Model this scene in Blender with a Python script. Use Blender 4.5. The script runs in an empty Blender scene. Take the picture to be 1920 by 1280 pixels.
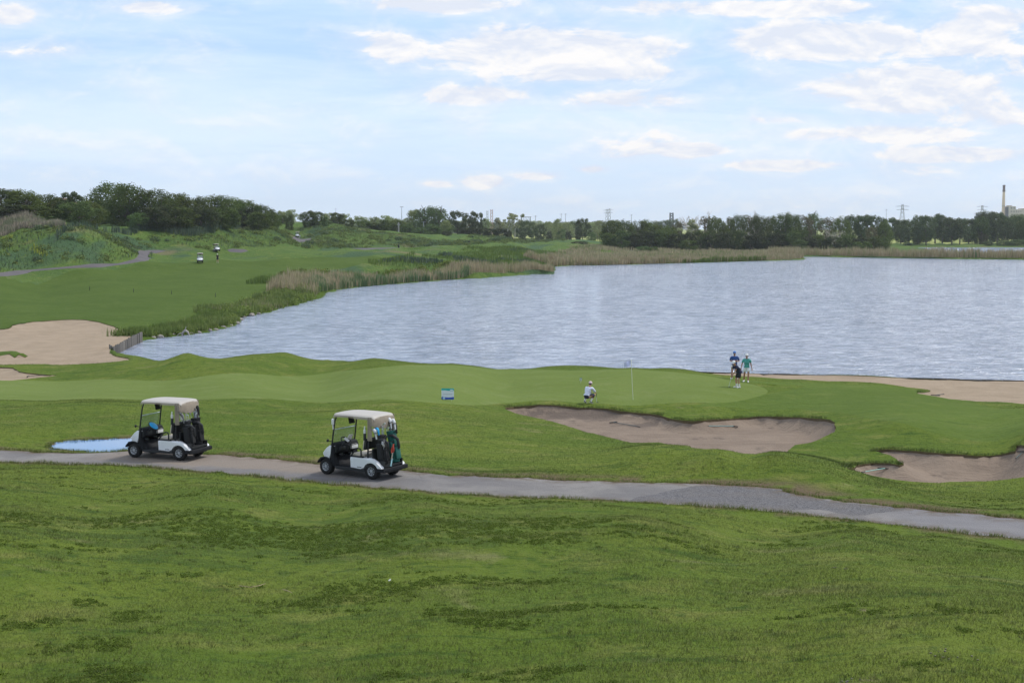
import bpy, bmesh, math, random
import numpy as np
from mathutils import Vector, Matrix
from mathutils.geometry import delaunay_2d_cdt
R = math.radians
random.seed(7); rng = np.random.default_rng(7)
S = bpy.context.scene
COL = S.collection
# ------------------------------------------------------------------ camera
LENS = 50.0; F = 1920*LENS/36; YH = 425.0
PITCH = math.atan((640-YH)/F)
cam = bpy.data.cameras.new('camera'); cam.lens = LENS; cam.sensor_width = 36; cam.clip_end = 20000; cam.clip_start = 0.1
co = bpy.data.objects.new('camera', cam); COL.objects.link(co)
co.location = (0, 0, 0); co.rotation_euler = (R(90)-PITCH, 0, 0); S.camera = co
def ray(px, py):
    """world direction (with y = 1) of a photo pixel"""
    cx, cy = (px-960)/F, -(py-640)/F
    c, s = math.cos(PITCH), math.sin(PITCH)
    y = c+cy*s; z = -s+cy*c
    return cx/y, z/y
def at(px, py, Y):
    u, w = ray(px, py); return Vector((u*Y, Y, w*Y))
def atz(px, py, z):
    u, w = ray(px, py); Y = z/w; return Vector((u*Y, Y, z))
# ------------------------------------------------------------------ light
SUN_EL, SUN_AZ = R(56), R(62)      # azimuth clockwise from +Y: ahead of the camera, to its right
sd = bpy.data.lights.new('sun', 'SUN'); sd.energy = 2.85; sd.angle = R(10); sd.color = (1.0, .955, .88)
so = bpy.data.objects.new('sun', sd); COL.objects.link(so)
sv = Vector((math.sin(SUN_AZ)*math.cos(SUN_EL), math.cos(SUN_AZ)*math.cos(SUN_EL), math.sin(SUN_EL)))
so.rotation_euler = sv.to_track_quat('Z', 'Y').to_euler(); so.location = sv*200
S.view_settings.view_transform = 'Standard'; S.view_settings.look = 'None'
S.view_settings.exposure = 0.0; S.view_settings.gamma = 1.0
# ------------------------------------------------------------------ node helper
class NT:
    def __init__(s, tree): s.t = tree; s.n = tree.nodes; s.l = tree.links
    def node(s, typ, **kw):
        nd = s.n.new(typ)
        for k, v in kw.items(): setattr(nd, k, v)
        return nd
    def put(s, sock, v):
        if hasattr(v, 'is_output'): s.l.new(v, sock)
        elif v is not None: sock.default_value = v
    def m(s, op, a, b=None, c=None, clamp=False):
        nd = s.node('ShaderNodeMath', operation=op, use_clamp=clamp)
        for i, v in enumerate((a, b, c)): s.put(nd.inputs[i], v)
        return nd.outputs[0]
    def vm(s, op, a, b=None, sc=None):
        nd = s.node('ShaderNodeVectorMath', operation=op)
        s.put(nd.inputs[0], a); s.put(nd.inputs[1], b)
        if sc is not None: s.put(nd.inputs['Scale'], sc)
        return nd.outputs[0]
    def noise(s, vec, scale, detail=3, rough=.55, dist=0):
        nd = s.node('ShaderNodeTexNoise'); s.put(nd.inputs['Vector'], vec)
        nd.inputs['Scale'].default_value = scale; nd.inputs['Detail'].default_value = detail
        nd.inputs['Roughness'].default_value = rough; nd.inputs['Distortion'].default_value = dist
        return nd.outputs['Fac']
    def rng(s, v, a, b, c=0., d=1., smooth=False):
        nd = s.node('ShaderNodeMapRange', interpolation_type='SMOOTHSTEP' if smooth else 'LINEAR')
        s.put(nd.inputs[0], v)
        for i, x in enumerate((a, b, c, d)): nd.inputs[i+1].default_value = x
        return nd.outputs[0]
    def mix(s, f, a, b, blend='MIX'):
        nd = s.node('ShaderNodeMix', data_type='RGBA', blend_type=blend)
        s.put(nd.inputs[0], f)
        s.put(nd.inputs[6], (*a, 1) if isinstance(a, tuple) else a); s.put(nd.inputs[7], (*b, 1) if isinstance(b, tuple) else b)
        return nd.outputs[2]
    def xyz(s, x, y, z):
        nd = s.node('ShaderNodeCombineXYZ')
        for i, v in enumerate((x, y, z)): s.put(nd.inputs[i], v)
        return nd.outputs[0]
    def bump(s, h, strength, dist, normal=None):
        nd = s.node('ShaderNodeBump'); nd.inputs['Strength'].default_value = strength; nd.inputs['Distance'].default_value = dist
        s.put(nd.inputs['Height'], h); s.put(nd.inputs['Normal'], normal) if normal else None
        return nd.outputs[0]
# ------------------------------------------------------------------ sky: air, thin high cloud and cumulus
W = bpy.data.worlds.new('World'); S.world = W; W.use_nodes = True
def make_sky():
    w = NT(W.node_tree); bg = W.node_tree.nodes['Background']
    sky = w.node('ShaderNodeTexSky', sky_type='NISHITA', sun_disc=False)
    sky.sun_elevation = SUN_EL; sky.sun_rotation = SUN_AZ; sky.air_density = 1.3; sky.dust_density = 0.6; sky.ozone_density = 1.2
    d = w.node('ShaderNodeTexCoord').outputs['Generated']
    sp = w.node('ShaderNodeSeparateXYZ'); w.put(sp.inputs[0], d); x, y, z = sp.outputs
    zc = w.m('MAXIMUM', z, .0)
    # air over the place: milky near the horizon, blue above
    air = w.mix(w.rng(zc, 0, .19), (7.9, 9.5, 11.6), (3.9, 6.7, 10.6))
    base = w.mix(.88, sky.outputs[0], air)
    ys = w.m('MAXIMUM', w.m('ABSOLUTE', y), .05)
    u = w.m('DIVIDE', x, ys); e = w.m('DIVIDE', z, ys)
    # flat layer coordinate so that clouds pack together towards the horizon
    k = w.m('DIVIDE', 1, w.m('ADD', zc, .07))
    flat = w.xyz(w.m('MULTIPLY', x, k), w.m('MULTIPLY', y, k), 0.0)
    # cirrus veil
    st = w.xyz(w.m('MULTIPLY', u, 1.6), w.m('MULTIPLY', e, 13), 3.3)
    c1 = w.noise(st, 1.6, 6, .62, .5); c2 = w.noise(w.xyz(w.m('MULTIPLY', u, 3), w.m('MULTIPLY', e, 9), 9.), 1.3, 3, .5)
    veil = w.m('MULTIPLY', w.rng(c1, .36, .64, 0, 1, True), w.rng(c2, .30, .58, .3, 1))
    gl = w.rng(zc, .03, .16, .80, .50)
    base = w.mix(w.m('MULTIPLY', veil, gl), base, (8.3, 9.7, 11.3))
    # cumulus banks: (px, py, half width, half height) of each bank in the direction it is seen
    banks = [(1050,95,205,36,1.),(745,88,62,26,.75),(940,55,60,14,.35),(1130,135,190,17,.7),(1560,80,190,34,1.),(1810,70,95,34,1.),(1860,40,80,28,.9),
             (1700,170,200,42,.95),(1840,215,130,40,.7),(1310,283,70,15,.7),(905,340,45,12,.9),(820,345,34,8,.85),(1010,330,50,9,.85),(1110,318,30,8,.85),
             (830,10,120,18,.85),(290,14,60,16,1.),(10,28,50,18,.8),(1420,15,250,16,.85),(1480,225,120,14,.65),(1180,190,160,20,.6),(860,180,130,18,.62),(1640,250,240,20,.8),(1800,290,160,16,.78),(1480,310,160,11,.7),(80,95,110,14,.4)]
    mask = None
    for (px, py, a, b, s) in banks:
        cu, ce = ray(px, py)
        du = w.m('MULTIPLY', w.m('SUBTRACT', u, cu), F/a); de = w.m('MULTIPLY', w.m('SUBTRACT', e, ce), F/b)
        r2 = w.m('ADD', w.m('MULTIPLY', du, du), w.m('MULTIPLY', de, de))
        g = w.m('MULTIPLY', w.m('POWER', 2.718, w.m('MULTIPLY', r2, -.8)), s)
        mask = g if mask is None else w.m('MAXIMUM', mask, g)
    wide = w.m('MULTIPLY', w.rng(u, -.12, .3, 0, .30), w.rng(e, .0, .05, .5, 1))
    mask = w.m('MAXIMUM', mask, wide)
    mask = w.m('MULTIPLY', mask, w.rng(y, .0, .15, .4, 1))
    def dens(off):
        v = w.xyz(w.m('MULTIPLY', u, 10), w.m('MULTIPLY', w.m('ADD', e, off), 24), 1.7)
        n = w.noise(v, 1.9, 9, .60, .35); n2 = w.noise(v, .8, 3, .5)
        t = w.m('ADD', w.m('MULTIPLY', w.m('SUBTRACT', n, .5), 1.9), w.m('MULTIPLY', w.m('SUBTRACT', n2, .5), .9))
        return w.m('ADD', t, w.m('MULTIPLY', mask, 1.15))
    d0 = dens(0); d1 = dens(.006)
    cov = w.m('MAXIMUM', w.rng(d0, .24, .62, 0, .97, True), w.rng(d0, -.20, .52, 0, .42, True))
    lit = w.rng(w.m('SUBTRACT', d0, d1), -.16, .22, 0, 1)
    ccol = w.mix(lit, (8.0, 8.5, 9.6), (10.4, 10.2, 10.1))
    base = w.mix(cov, base, ccol)
    # behind and above the camera: a broken grey deck (this part of the course lies in its shade)
    dk = w.noise(flat, .8, 5, .55)
    high = w.m('MULTIPLY', w.rng(z, .17, .42), w.rng(dk, .36, .56, .45, .95, True))
    base = w.mix(high, base, (7.2, 7.7, 8.7))
    low = w.rng(z, -.02, 0, 0, 1)
    base = w.mix(low, (2.0, 2.3, 1.6), base)
    w.put(bg.inputs[0], base); bg.inputs[1].default_value = .1
make_sky()
# ------------------------------------------------------------------ terrain heights
WATER = -10.5
CP = []   # (u, ln Y, z)
def cp(px, py, Y):
    p = at(px, py, Y); CP.append((p.x/Y, math.log(Y), p.z))
def cz(px, py, z):
    p = atz(px, py, z); CP.append((p.x/p.y, math.log(p.y), z))
def cw(px, Y, z): CP.append(((px-960)/F, math.log(Y), z))
for px in (-1500, -500, 300, 960, 1600, 2400, 3400):
    cw(px, 2.5, -1.95); cw(px, 7, -3.1)
for t in [(0,1280,15.5),(480,1280,15.6),(960,1280,15),(1440,1280,14.5),(1920,1280,14),
 (0,1150,19.0),(400,1150,20.0),(960,1150,19.6),(1440,1150,19),(1920,1150,18.5),
 (0,1010,25.3),(200,1010,27.2),(450,1000,28.4),(700,1010,27.6),(950,1015,26.4),(1200,1020,26),(1600,1050,25),(1920,1090,23.3),
 (0,900,36.8),(400,918,35.4),(800,945,33),(1200,965,31.8),(1600,1000,30.2),(1920,1040,28.2),
 (0,775,60),(150,751,69),(0,752,72),(-300,752,72),(330,746,75),(300,790,57),(300,815,51.5),(600,760,70),(600,800,57),(600,840,48),
 (900,762,74),(900,800,59),(900,850,48),
 (950,762,76),(1050,790,68),(1170,826,61),(1300,838,58.5),(1450,846,57),(1530,822,62),(1565,800,66),
 (960,759,78),(1100,764,77.5),(1250,783,73),(1400,780,74),(1560,788,70),
 (100,735,84),(100,714,92),(600,722,88),(600,692,97),(950,722,87),(950,700,92),(1187,749,80),(1104,755,78),(1380,712,88),(1381,726,84),(1402,718,86.5),
 (960,688.5,95.5),(1020,689,95.3),(1080,689,95),(1135,688,94.5),(1187,687,94),(1240,689.5,94),(1290,693,94),(900,686,97),
 (1700,760,74),(1700,800,63),(1920,800,60),(1920,770,69),(1920,828,55),(1560,740,81),
 (1330,698,92),(1500,709,91),(1650,717,88.5),(1740,733,84.5),(1760,745,81.5),(1920,757,77.5),
 (1590,875,52),(1700,903,47.8),(1800,905,47.2),(1920,895,47),(1650,845,57.5),(1800,853,55.5),(1900,850,55),
 (1600,898,41.5),(1920,935,41),(1100,858,46.5),(1180,848,45.6),(1250,843,45),(1350,846,44.3),(1450,856,43),(1560,886,41.3),(1250,880,42.6),(1400,885,41.9),(1150,870,44),(1000,862,46),(1650,908,40.4),(1300,841,52),(1450,850,50),(1580,868,50),
 (350,657,99),(330,675,95),(350,695,91),(300,712,88.5),(480,664,102.5),(535,657,106),(530,688,96),(700,670,104),(850,681,99.5),(230,681,101),(0,683,104),(110,683,104),
 (50,697,97.5),(105,709,94),(-300,690,100),
 (300,560,185),(0,560,185),(0,521,228),(100,508,245),(200,495,265),(270,486,290),(285,478,320),(300,470,345),(200,520,232),(350,520,235),(500,520,240),(450,560,190),(350,588,162),
 (60,507,248),(-300,520,240),(0,470,262),(60,436,275),(130,427,282),(180,440,280),(230,476,275),(-200,430,275),(0,445,285),(0,397,310),(-400,380,310),(100,418,325),(200,428,350),(300,428,370),(400,428,400),(500,424,440),
 (300,455,360),(377,491,300),(408,473,360),(408,492,285),(450,470,370),(470,455,400),(550,455,440),(559,446,520),(540,470,380),(500,490,310),
 (600,417,560),(500,414,520),(640,421,570),(700,433,590),(740,437,600),(830,440,610),(900,445,620),(960,449,640),(0,394,420),(120,420,390),(250,429,430),(380,428,470),
 (700,450,500),(800,452,520),(900,455,540),(650,480,340),(700,470,400),(850,470,420),(700,500,300),(900,490,340),(800,505,290),(560,528,226),
 (960,460,560),(1060,450,660),(1000,478,430),(1120,455,650)]: cp(*t)
# the cart path runs level
for t in [(0,867),(240,873),(450,890),(600,905),(900,928),(1200,940),(1500,963),(1700,987),(1920,1013),(2300,1050),(-400,860),
          (0,843),(240,838),(400,852),(570,865),(760,885),(1000,897),(1250,905),(1450,912),(1600,943),(1750,958),(1920,975),(2300,1005),(-400,840)]: cz(*t, -7.3)
for t in [(100,830),(250,818),(250,836)]: cz(*t, -7.36)
# left bunker and lake banks
for t in [(0,680),(100,660),(200,650),(0,640),(120,620)]: cz(*t, -10.0)
for t in [(0,612),(150,599)]: cz(*t, -9.75)
SHORE = [(270,637),(330,630),(400,620),(445,607),(452,597),(520,581),(585,563),(602,553),(640,543),(700,536),(800,528),(900,521),(1000,514),(1034,514),
         (1040,506),(1052,499),(1150,497),(1300,493),(1400,490),(1500,487)]
for t in SHORE[::2]: cz(*t, -10.35)
for t in [(1560,481),(1700,484),(1920,486),(2300,489),(1150,478),(1300,478),(1450,474),(1600,474)]: cz(*t, -10.0)
for px, Y, z in [(350,106,-10.5),(530,112,-10.5),(700,109,-10.5),(850,104.5,-10.5),(960,101.5,-10.5),(1187,99.5,-10.4),(1330,97,-10.1),(1500,97,-10.1),(1700,95,-10.1),(1920,93.5,-10.1),(2300,91,-10.1)]: cw(px, Y, z)
for px in (800,1200,1600,2000,2600): cw(px, 150, -11.5); cw(px, 260, -11.5)
for px in (1000,1300,1600,1900,2400,3200): cw(px, 760, -9.4); cw(px, 620, -9.9)
for px in (-1500,-600,0,500,900,1300,1900,2600,3400): cw(px, 1000, -9); cw(px, 1800, -9); cw(px, 3500, -9)
for px in (0,400,700): cw(px, 720, -6)
for Y, z in [(15,-4.6),(25,-5.6),(43,-7.3),(60,-8.3),(80,-9.4),(95,-9.5)]: cw(2900, Y, z); cw(-1000, Y, z)
for Y, z in [(200,-9),(300,-2),(500,0)]: cw(-1200, Y, z)
for Y, z in [(110,-11),(250,-11.5),(450,-10.4)]: cw(3200, Y, z)
CP = np.array(CP)
US, VS = 5.0, 1.0
def _phi(r2): return np.where(r2 > 1e-12, .5*r2*np.log(np.maximum(r2, 1e-12)), 0)
def _fit():
    P = CP[:, :2]*(US, VS); n = len(P)
    d2 = ((P[:, None]-P[None])**2).sum(-1)
    A = np.zeros((n+3, n+3)); A[:n, :n] = _phi(d2)+np.eye(n)*1.2e-3
    A[:n, n] = 1; A[:n, n+1:] = P; A[n, :n] = 1; A[n+1:, :n] = P.T
    b = np.zeros(n+3); b[:n] = CP[:, 2]
    return P, np.linalg.solve(A, b)
_P, _W = _fit()
def vnoise(x, y, seed=0):
    """smooth value noise, numpy"""
    xi, yi = np.floor(x).astype(np.int64), np.floor(y).astype(np.int64); fx, fy = x-xi, y-yi
    fx = fx*fx*(3-2*fx); fy = fy*fy*(3-2*fy)
    def h(a, b):
        v = (a*374761393+b*668265263+seed*974711) & 0xffffffff; v = ((v ^ (v >> 13))*1274126177) & 0xffffffff
        return ((v ^ (v >> 16)) & 0xffff)/65535.
    return (h(xi, yi)*(1-fx)+h(xi+1, yi)*fx)*(1-fy)+(h(xi, yi+1)*(1-fx)+h(xi+1, yi+1)*fx)*fy
def base_h(x, y):
    x = np.asarray(x, float).ravel(); y = np.asarray(y, float).ravel(); yy = np.maximum(y, 2.)
    Q = np.stack([x/yy*US, np.log(yy)*VS], 1); out = np.empty(len(Q)); n = len(_P)
    Q[:, 0] = np.clip(Q[:, 0], -.85*US, .85*US)
    for i in range(0, len(Q), 20000):
        q = Q[i:i+20000]; d2 = ((q[:, None]-_P[None])**2).sum(-1)
        out[i:i+20000] = _phi(d2)@_W[:n]+_W[n]+q@_W[n+1:]
    # small unevenness of the ground, more on the wild slopes
    wild = np.clip((y-230)/60, 0, 1)*np.clip((.12-x/yy)/.1, 0, 1)
    amp = .05+np.clip((45-y)/30, 0, 1)*.05
    amp = amp*(1-.8*np.clip((y-66)/12, 0, 1)*np.clip((118-y)/8, 0, 1))
    out += (vnoise(x/2.3, y/2.3, 1)-.5)*amp*1.3+(vnoise(x/7+9, y/7, 2)-.5)*amp*2.2
    near = np.clip((39-y)/8, 0, 1)*np.clip((y-9)/5, 0, 1)
    out += near*((vnoise(x/5.5+3, y/4.5+1, 61)-.5)*.12+(vnoise(x/2.6, y/2.2, 62)-.5)*.05)
    farw = np.clip((y-150)/40, 0, 1)*np.clip((420-y)/60, 0, 1)*np.clip((.02-x/yy)/.06, 0, 1)
    out += farw*(vnoise(x/16, y/26, 63)-.5)*1.0
    mid = np.clip((y-44)/4, 0, 1)*np.clip((80-y)/8, 0, 1); out += mid*((vnoise(x/4.5, y/4, 64)-.5)*.22+(vnoise(x/9, y/7, 65)-.5)*.3)
    out += wild*((vnoise(x/17, y/34, 3)-.5)*3.0+(vnoise(x/6, y/12, 4)-.5)*1.3)
    return out
def hitb(px, py, f=None):
    """where the line of sight of a photo pixel meets the bare terrain"""
    f = f or base_h
    u, w = ray(px, py); Y = 8*np.exp(np.linspace(0, math.log(1200/8), 1500)); g = f(u*Y, Y)-w*Y
    i = int(np.argmax(g > 0)) if (g > 0).any() else len(Y)-1
    a, b = Y[max(i-1, 0)], Y[i]; ga, gb = g[max(i-1, 0)], g[i]
    t = 0 if gb == ga else np.clip(-ga/(gb-ga), 0, 1); y = a+(b-a)*t
    return (u*y, y)
def smooth(pts, closed=True, step=None, jit=0):
    """Catmull-Rom through points, resampled at `step` (fraction of distance), with a ragged edge"""
    n = len(pts); out = []; P = [Vector(p[:2]) for p in pts]
    for i in range(n if closed else n-1):
        p0, p1, p2, p3 = (P[(i+k) % n] if closed else P[min(max(i+k, 0), n-1)] for k in (-1, 0, 1, 2))
        L = (p2-p1).length; m = max(1, int(L/(step*p1.y)))
        for j in range(m):
            t = j/m
            out.append(.5*((2*p1)+(p2-p0)*t+(2*p0-5*p1+4*p2-p3)*t*t+(3*p1-p0-3*p2+p3)*t**3))
    if not closed: out.append(P[-1])
    a = np.array([tuple(p) for p in out])
    if jit:
        s = jit*3
        a[:, 0] += (vnoise(a[:, 0]/s, a[:, 1]/s, 11)-.5)*jit*2+(vnoise(a[:, 0]/s*3, a[:, 1]/s*3, 13)-.5)*jit
        a[:, 1] += (vnoise(a[:, 0]/s, a[:, 1]/s, 12)-.5)*jit*2.6+(vnoise(a[:, 0]/s*3, a[:, 1]/s*3, 14)-.5)*jit*1.4
    return a
def inside(poly, x, y):
    r = np.zeros(len(x), bool); bx = (x >= poly[:, 0].min()) & (x <= poly[:, 0].max()) & (y >= poly[:, 1].min()) & (y <= poly[:, 1].max())
    if not bx.any(): return r
    xx, yy = x[bx], y[bx]; k = np.zeros(len(xx), bool); j = len(poly)-1
    for i in range(len(poly)):
        (xi, yi), (xj, yj) = poly[i], poly[j]
        if yi != yj: k ^= ((yi > yy) != (yj > yy)) & (xx < (xj-xi)*(yy-yi)/(yj-yi)+xi)
        j = i
    r[bx] = k; return r
def edist(poly, x, y, closed=True):
    d = np.full(len(x), 1e9); n = len(poly)
    for i in range(n if closed else n-1):
        a, b = poly[i], poly[(i+1) % n]; e = b-a; L = max((e*e).sum(), 1e-12)
        t = np.clip(((x-a[0])*e[0]+(y-a[1])*e[1])/L, 0, 1)
        d = np.minimum(d, (x-a[0]-t*e[0])**2+(y-a[1]-t*e[1])**2)
    return np.sqrt(d)
def outline(px_pts, step=.008, jit=.06): return smooth([hitb(*p) for p in px_pts], True, step, jit)
def W2(px, Y): return ((px-960)/F*Y, Y)
LAKE = [tuple(atz(*p, WATER)[:2]) for p in SHORE]+[tuple(atz(*p, WATER)[:2]) for p in [(1503,481),(1560,482),(1700,484.5),(1920,487),(2300,491),(2900,497)]]
LAKE += [W2(3300, 300), W2(3300, 100), W2(2700, 90), W2(2300, 92.5)]
LAKE += [tuple(atz(px, py, -10.05)[:2]) for px, py in [(1920,713),(1700,708),(1500,702),(1340,697.5)]]
LAKE += [W2(1187,99.6), W2(960,101.6), W2(850,104.6), W2(700,109.2), W2(530,112), W2(420,109.5), W2(330,106)]
LAKE += [tuple(atz(*p, WATER)[:2]) for p in [(244,673),(217,667),(208,664),(215,655),(232,648),(250,643)]]
_l1 = smooth(LAKE[:len(SHORE)+2], False, .006, .35); _l2 = smooth(LAKE[len(SHORE)+1:], False, .012, 0)
LAKEP = np.concatenate([_l1, _l2[1:]])
POND = smooth([tuple(atz(*p, WATER)[:2]) for p in [(1745,474),(1735,469),(1700,465.5),(1760,464),(1920,464),(2300,464)]]+[W2(3300,760), W2(3300,560)]+[tuple(atz(*p, WATER)[:2]) for p in [(2300,476),(1920,475),(1800,476)]], True, .01, .5)
PUDDLE = outline([(95,832),(108,824),(140,821),(200,820),(262,821),(300,826),(318,833),(290,838),(240,838),(190,839),(140,838),(110,836)], .004, .03)
SAND = {
 'wide': outline([(948,763),(990,760),(1060,761),(1140,766),(1220,775),(1262,785),(1300,789),(1350,785),(1420,781),(1500,782),(1555,787),(1566,796),(1560,812),(1520,829),(1480,842),(1440,846),(1370,844),(1300,839),(1250,832),(1185,829),(1140,819),(1060,797),(990,780),(955,770)]),
 'hook': outline([(1588,878),(1612,870),(1660,868),(1688,871),(1690,866),(1668,853),(1640,845),(1665,842),(1700,843),(1760,849),(1830,853),(1880,851),(1903,845),(1906,834),(1935,832),(2000,830),(2080,850),(2050,885),(1920,894),(1850,901),(1760,905),(1710,903),(1650,894),(1610,884)], .008, .05),
 'left': outline([(-300,690),(-300,620),(-120,620),(0,617),(30,608),(80,602),(150,599),(200,608),(240,622),(262,627),(249,634),(230,641),(213,651),(207,660),(217,667),(240,671),(236,676),(180,681),(100,683),(0,684),(-150,688)], .006, .12),
 'small': outline([(-150,706),(-150,692),(0,688),(22,689),(40,697),(75,701),(108,703),(80,707),(40,711),(0,713)], .006, .06),
 'beach': smooth([hitb(*p) for p in [(1312,698),(1400,705),(1500,711),(1600,715),(1650,718),(1700,725),(1745,732),(1718,737),(1760,744),(1830,752),(1920,757),(2100,772),(2400,775)]]+[W2(2700,88.5), W2(2300,92.2)]+
                   [tuple(atz(px, py, -10.05)[:2]) for px, py in [(1920,714),(1700,709),(1500,703),(1340,698)]], True, .008, .05),
}
ISLET = outline([(-100,659),(0,657),(35,658),(52,661),(35,664),(0,662),(-100,664)], .006, .05)
GREEN = outline([(-200,716),(0,712),(150,713),(350,710),(500,702),(620,698),(700,690),(800,684.5),(950,692),(1060,694),(1190,692),(1290,700),(1350,709),(1410,720),(1440,732),(1425,742),(1340,755),(1200,760),(1100,756.5),(960,755),(800,754),(560,752),(400,748),(200,747),(0,749),(-200,750)], .01, .03)
COLLAR = outline([(1290,700),(1400,712),(1500,717),(1700,727),(1800,748),(1920,765),(2100,780),(2100,815),(1920,812),(1700,795),(1560,772),(1400,766),(1300,762),(1420,742),(1510,723),(1380,714)], .01, .05)
PATH_N = [(-500,862),(-200,864),(0,867),(120,869),(240,873),(360,882),(450,890),(600,905),(750,917),(900,928),(1050,934),(1200,940),(1350,950),(1500,963),(1600,975),(1700,987),(1800,999),(1920,1013),(2100,1036),(2500,1090)]
PATH_F = [(2500,1040),(2100,998),(1920,975),(1850,968),(1750,958),(1680,950),(1600,943),(1540,934),(1480,922),(1450,914),(1350,908),(1250,905),(1120,902),(1000,897),(900,893),(820,889),(760,884),(660,876),(570,867),(480,858),(400,853),(320,845),(240,840),(150,845),(80,848),(0,843),(-200,842),(-500,842)]
PATH = smooth([tuple(atz(*p, -7.3)[:2]) for p in PATH_N+PATH_F], True, .005, .12)
GRAVEL = smooth([tuple(atz(*p, -7.3)[:2]) for p in [(1183,937),(1225,925),(1290,911),(1320,908.5),(1350,909.5),(1450,915.5),(1480,923.5),(1540,935.5),(1600,944.5),(1680,951.5),(1700,954.5),(1645,962),(1605,966.5),(1575,962),(1540,956),(1500,955),(1470,957.5),(1400,952.5),(1350,947.5),(1270,942)]], True, .004, .05)
FAIRWAY = outline([(-300,545),(0,532),(100,521),(230,503),(300,492),(360,492),(450,489),(550,484),(640,483),(720,484),(690,494),(620,507),(540,522),(545,534),(480,552),(430,566),(330,585),(220,596),(150,594),(60,598),(0,610),(-300,625)], .01, .3)
# far cart paths (strips following a centre line)
def strip(pts, w, step=.02):
    c = smooth([hitb(*p) for p in pts], False, step, 0); t = np.gradient(c, axis=0); t /= np.linalg.norm(t, axis=1)[:, None]
    n = np.stack([-t[:, 1], t[:, 0]], 1)
    if np.isscalar(w): w = np.full(len(c), w)
    else: w = np.interp(np.linspace(0, 1, len(c)), np.linspace(0, 1, len(w)), w)
    return np.concatenate([c+n*w[:, None]/2, (c-n*w[:, None]/2)[::-1]])
FAR1 = strip([(-60,520),(0,515),(60,507),(120,502),(180,498),(230,494),(262,488),(272,481),(268,476),(285,472),(305,470)], [1.9,1.9,2.0,2.1,2.5,2.2,1.8])
FAR2 = strip([(428,470.5),(444,470),(462,469)], [2,4,1.5])
FAR3 = strip([(555,452),(565,449.5),(576,448)], [3,5,3])
FAR4 = strip([(670,467),(700,466),(740,465),(800,463.5),(880,461)], [5,5,3,3,4])
SANDS = list(SAND.values())
DEPTH = {'wide': (1.15, 2.0), 'hook': (.75, 2.2), 'left': (.25, 3.), 'small': (.3, 1.5), 'beach': (.12, 1.5)}
def height(x, y, sand_edge=True):
    """finished ground: bare terrain, cut by bunkers, lake, pond and puddle"""
    x = np.asarray(x, float).ravel(); y = np.asarray(y, float).ravel(); z = base_h(x, y)
    m = (y > 22) & (y < 56)
    if m.any():      # the path bed is level across, verges run out gently
        d = np.where(inside(PATH, x[m], y[m]), 0, edist(PATH, x[m], y[m])); t = np.clip(d/2.6, 0, 1); t = t*t*(3-2*t)
        bed = -7.3+(vnoise(x[m]/5, y[m]/5, 51)-.5)*.05-.00*d
        z[m] = bed*(1-t)+z[m]*t
    inl = inside(LAKEP, x, y) | inside(POND, x, y)
    z = np.where(inl, z, np.maximum(z, WATER+.12))
    for k, P in SAND.items():
        m = inside(P, x, y) & ~inside(ISLET, x, y)
        if m.any():
            d = edist(P, x[m], y[m]); D, w = DEPTH[k]; t = np.clip(d/w, 0, 1)
            z[m] -= (.09 if D > .5 else .05)*np.clip(d/.05, 0, 1)+D*(1-(1-t)**2)*.9
            z[m] = np.maximum(z[m], -10.06 if k == 'beach' else WATER+.22)
            z[m] += (vnoise(x[m]/.9, y[m]/.9, 21)-.5)*.05
    for P in (LAKEP, POND):
        m = inside(P, x, y)
        if m.any():
            d = edist(P, x[m], y[m]); z[m] = np.minimum(z[m], WATER-.12-np.minimum(d*.3, 3))
    m = inside(PUDDLE, x, y)
    if m.any(): z[m] = np.minimum(z[m], PZ-.03-np.minimum(edist(PUDDLE, x[m], y[m])*.1, .12))
    m = (np.abs(y-48) < 8) & (x < -8) & (x > -22) & ~inside(PUDDLE, x, y)
    if m.any():
        d = edist(PUDDLE, x[m], y[m]); t = np.clip(d/2.4, 0, 1); t = t*t*(3-2*t); z[m] = (PZ+.012+d*.02)*(1-t)+z[m]*t
    return z
PZ = float(np.percentile(base_h(PUDDLE[:, 0], PUDDLE[:, 1]), 30))
def hz(x, y): return float(height([x], [y])[0])
def gp(px, py):
    x, y = hitb(px, py, height); return Vector((x, y, hz(x, y)))
def gy(px, Y):
    x = (px-960)/F*Y; return Vector((x, Y, hz(x, Y)))
# ------------------------------------------------------------------ object bookkeeping
def tag(o, label=None, cat=None, group=None, kind=None):
    if label: o['label'] = label
    if cat: o['category'] = cat
    if group: o['group'] = group
    if kind: o['kind'] = kind
    return o
def empty(name, loc, rz=0, label=None, cat=None, group=None):
    o = bpy.data.objects.new(name, None); COL.objects.link(o); o.location = loc; o.rotation_euler = (0, 0, rz); o.empty_display_size = .2
    return tag(o, label, cat, group)
def mesh_np(name, co, faces, nper, mat, attrs=None, smooth_=False):
    """fast mesh from arrays: faces (n, nper)"""
    me = bpy.data.meshes.new(name); nv, nf = len(co), len(faces)
    me.vertices.add(nv); me.vertices.foreach_set('co', np.ascontiguousarray(co, dtype=np.float32).ravel())
    me.loops.add(nf*nper); me.loops.foreach_set('vertex_index', np.ascontiguousarray(faces, dtype=np.int32).ravel())
    me.polygons.add(nf); me.polygons.foreach_set('loop_start', np.arange(0, nf*nper, nper, dtype=np.int32))
    if smooth_: me.polygons.foreach_set('use_smooth', np.ones(nf, bool))
    me.update(calc_edges=True)
    for k, v in (attrs or {}).items():
        a = me.attributes.new(k, 'FLOAT', 'POINT'); a.data.foreach_set('value', np.ascontiguousarray(v, dtype=np.float32))
    if mat: me.materials.append(mat)
    return me
def link(name, me, parent=None, loc=None):
    o = bpy.data.objects.new(name, me); COL.objects.link(o)
    if parent: o.parent = parent
    if loc is not None: o.location = loc
    return o
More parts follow.
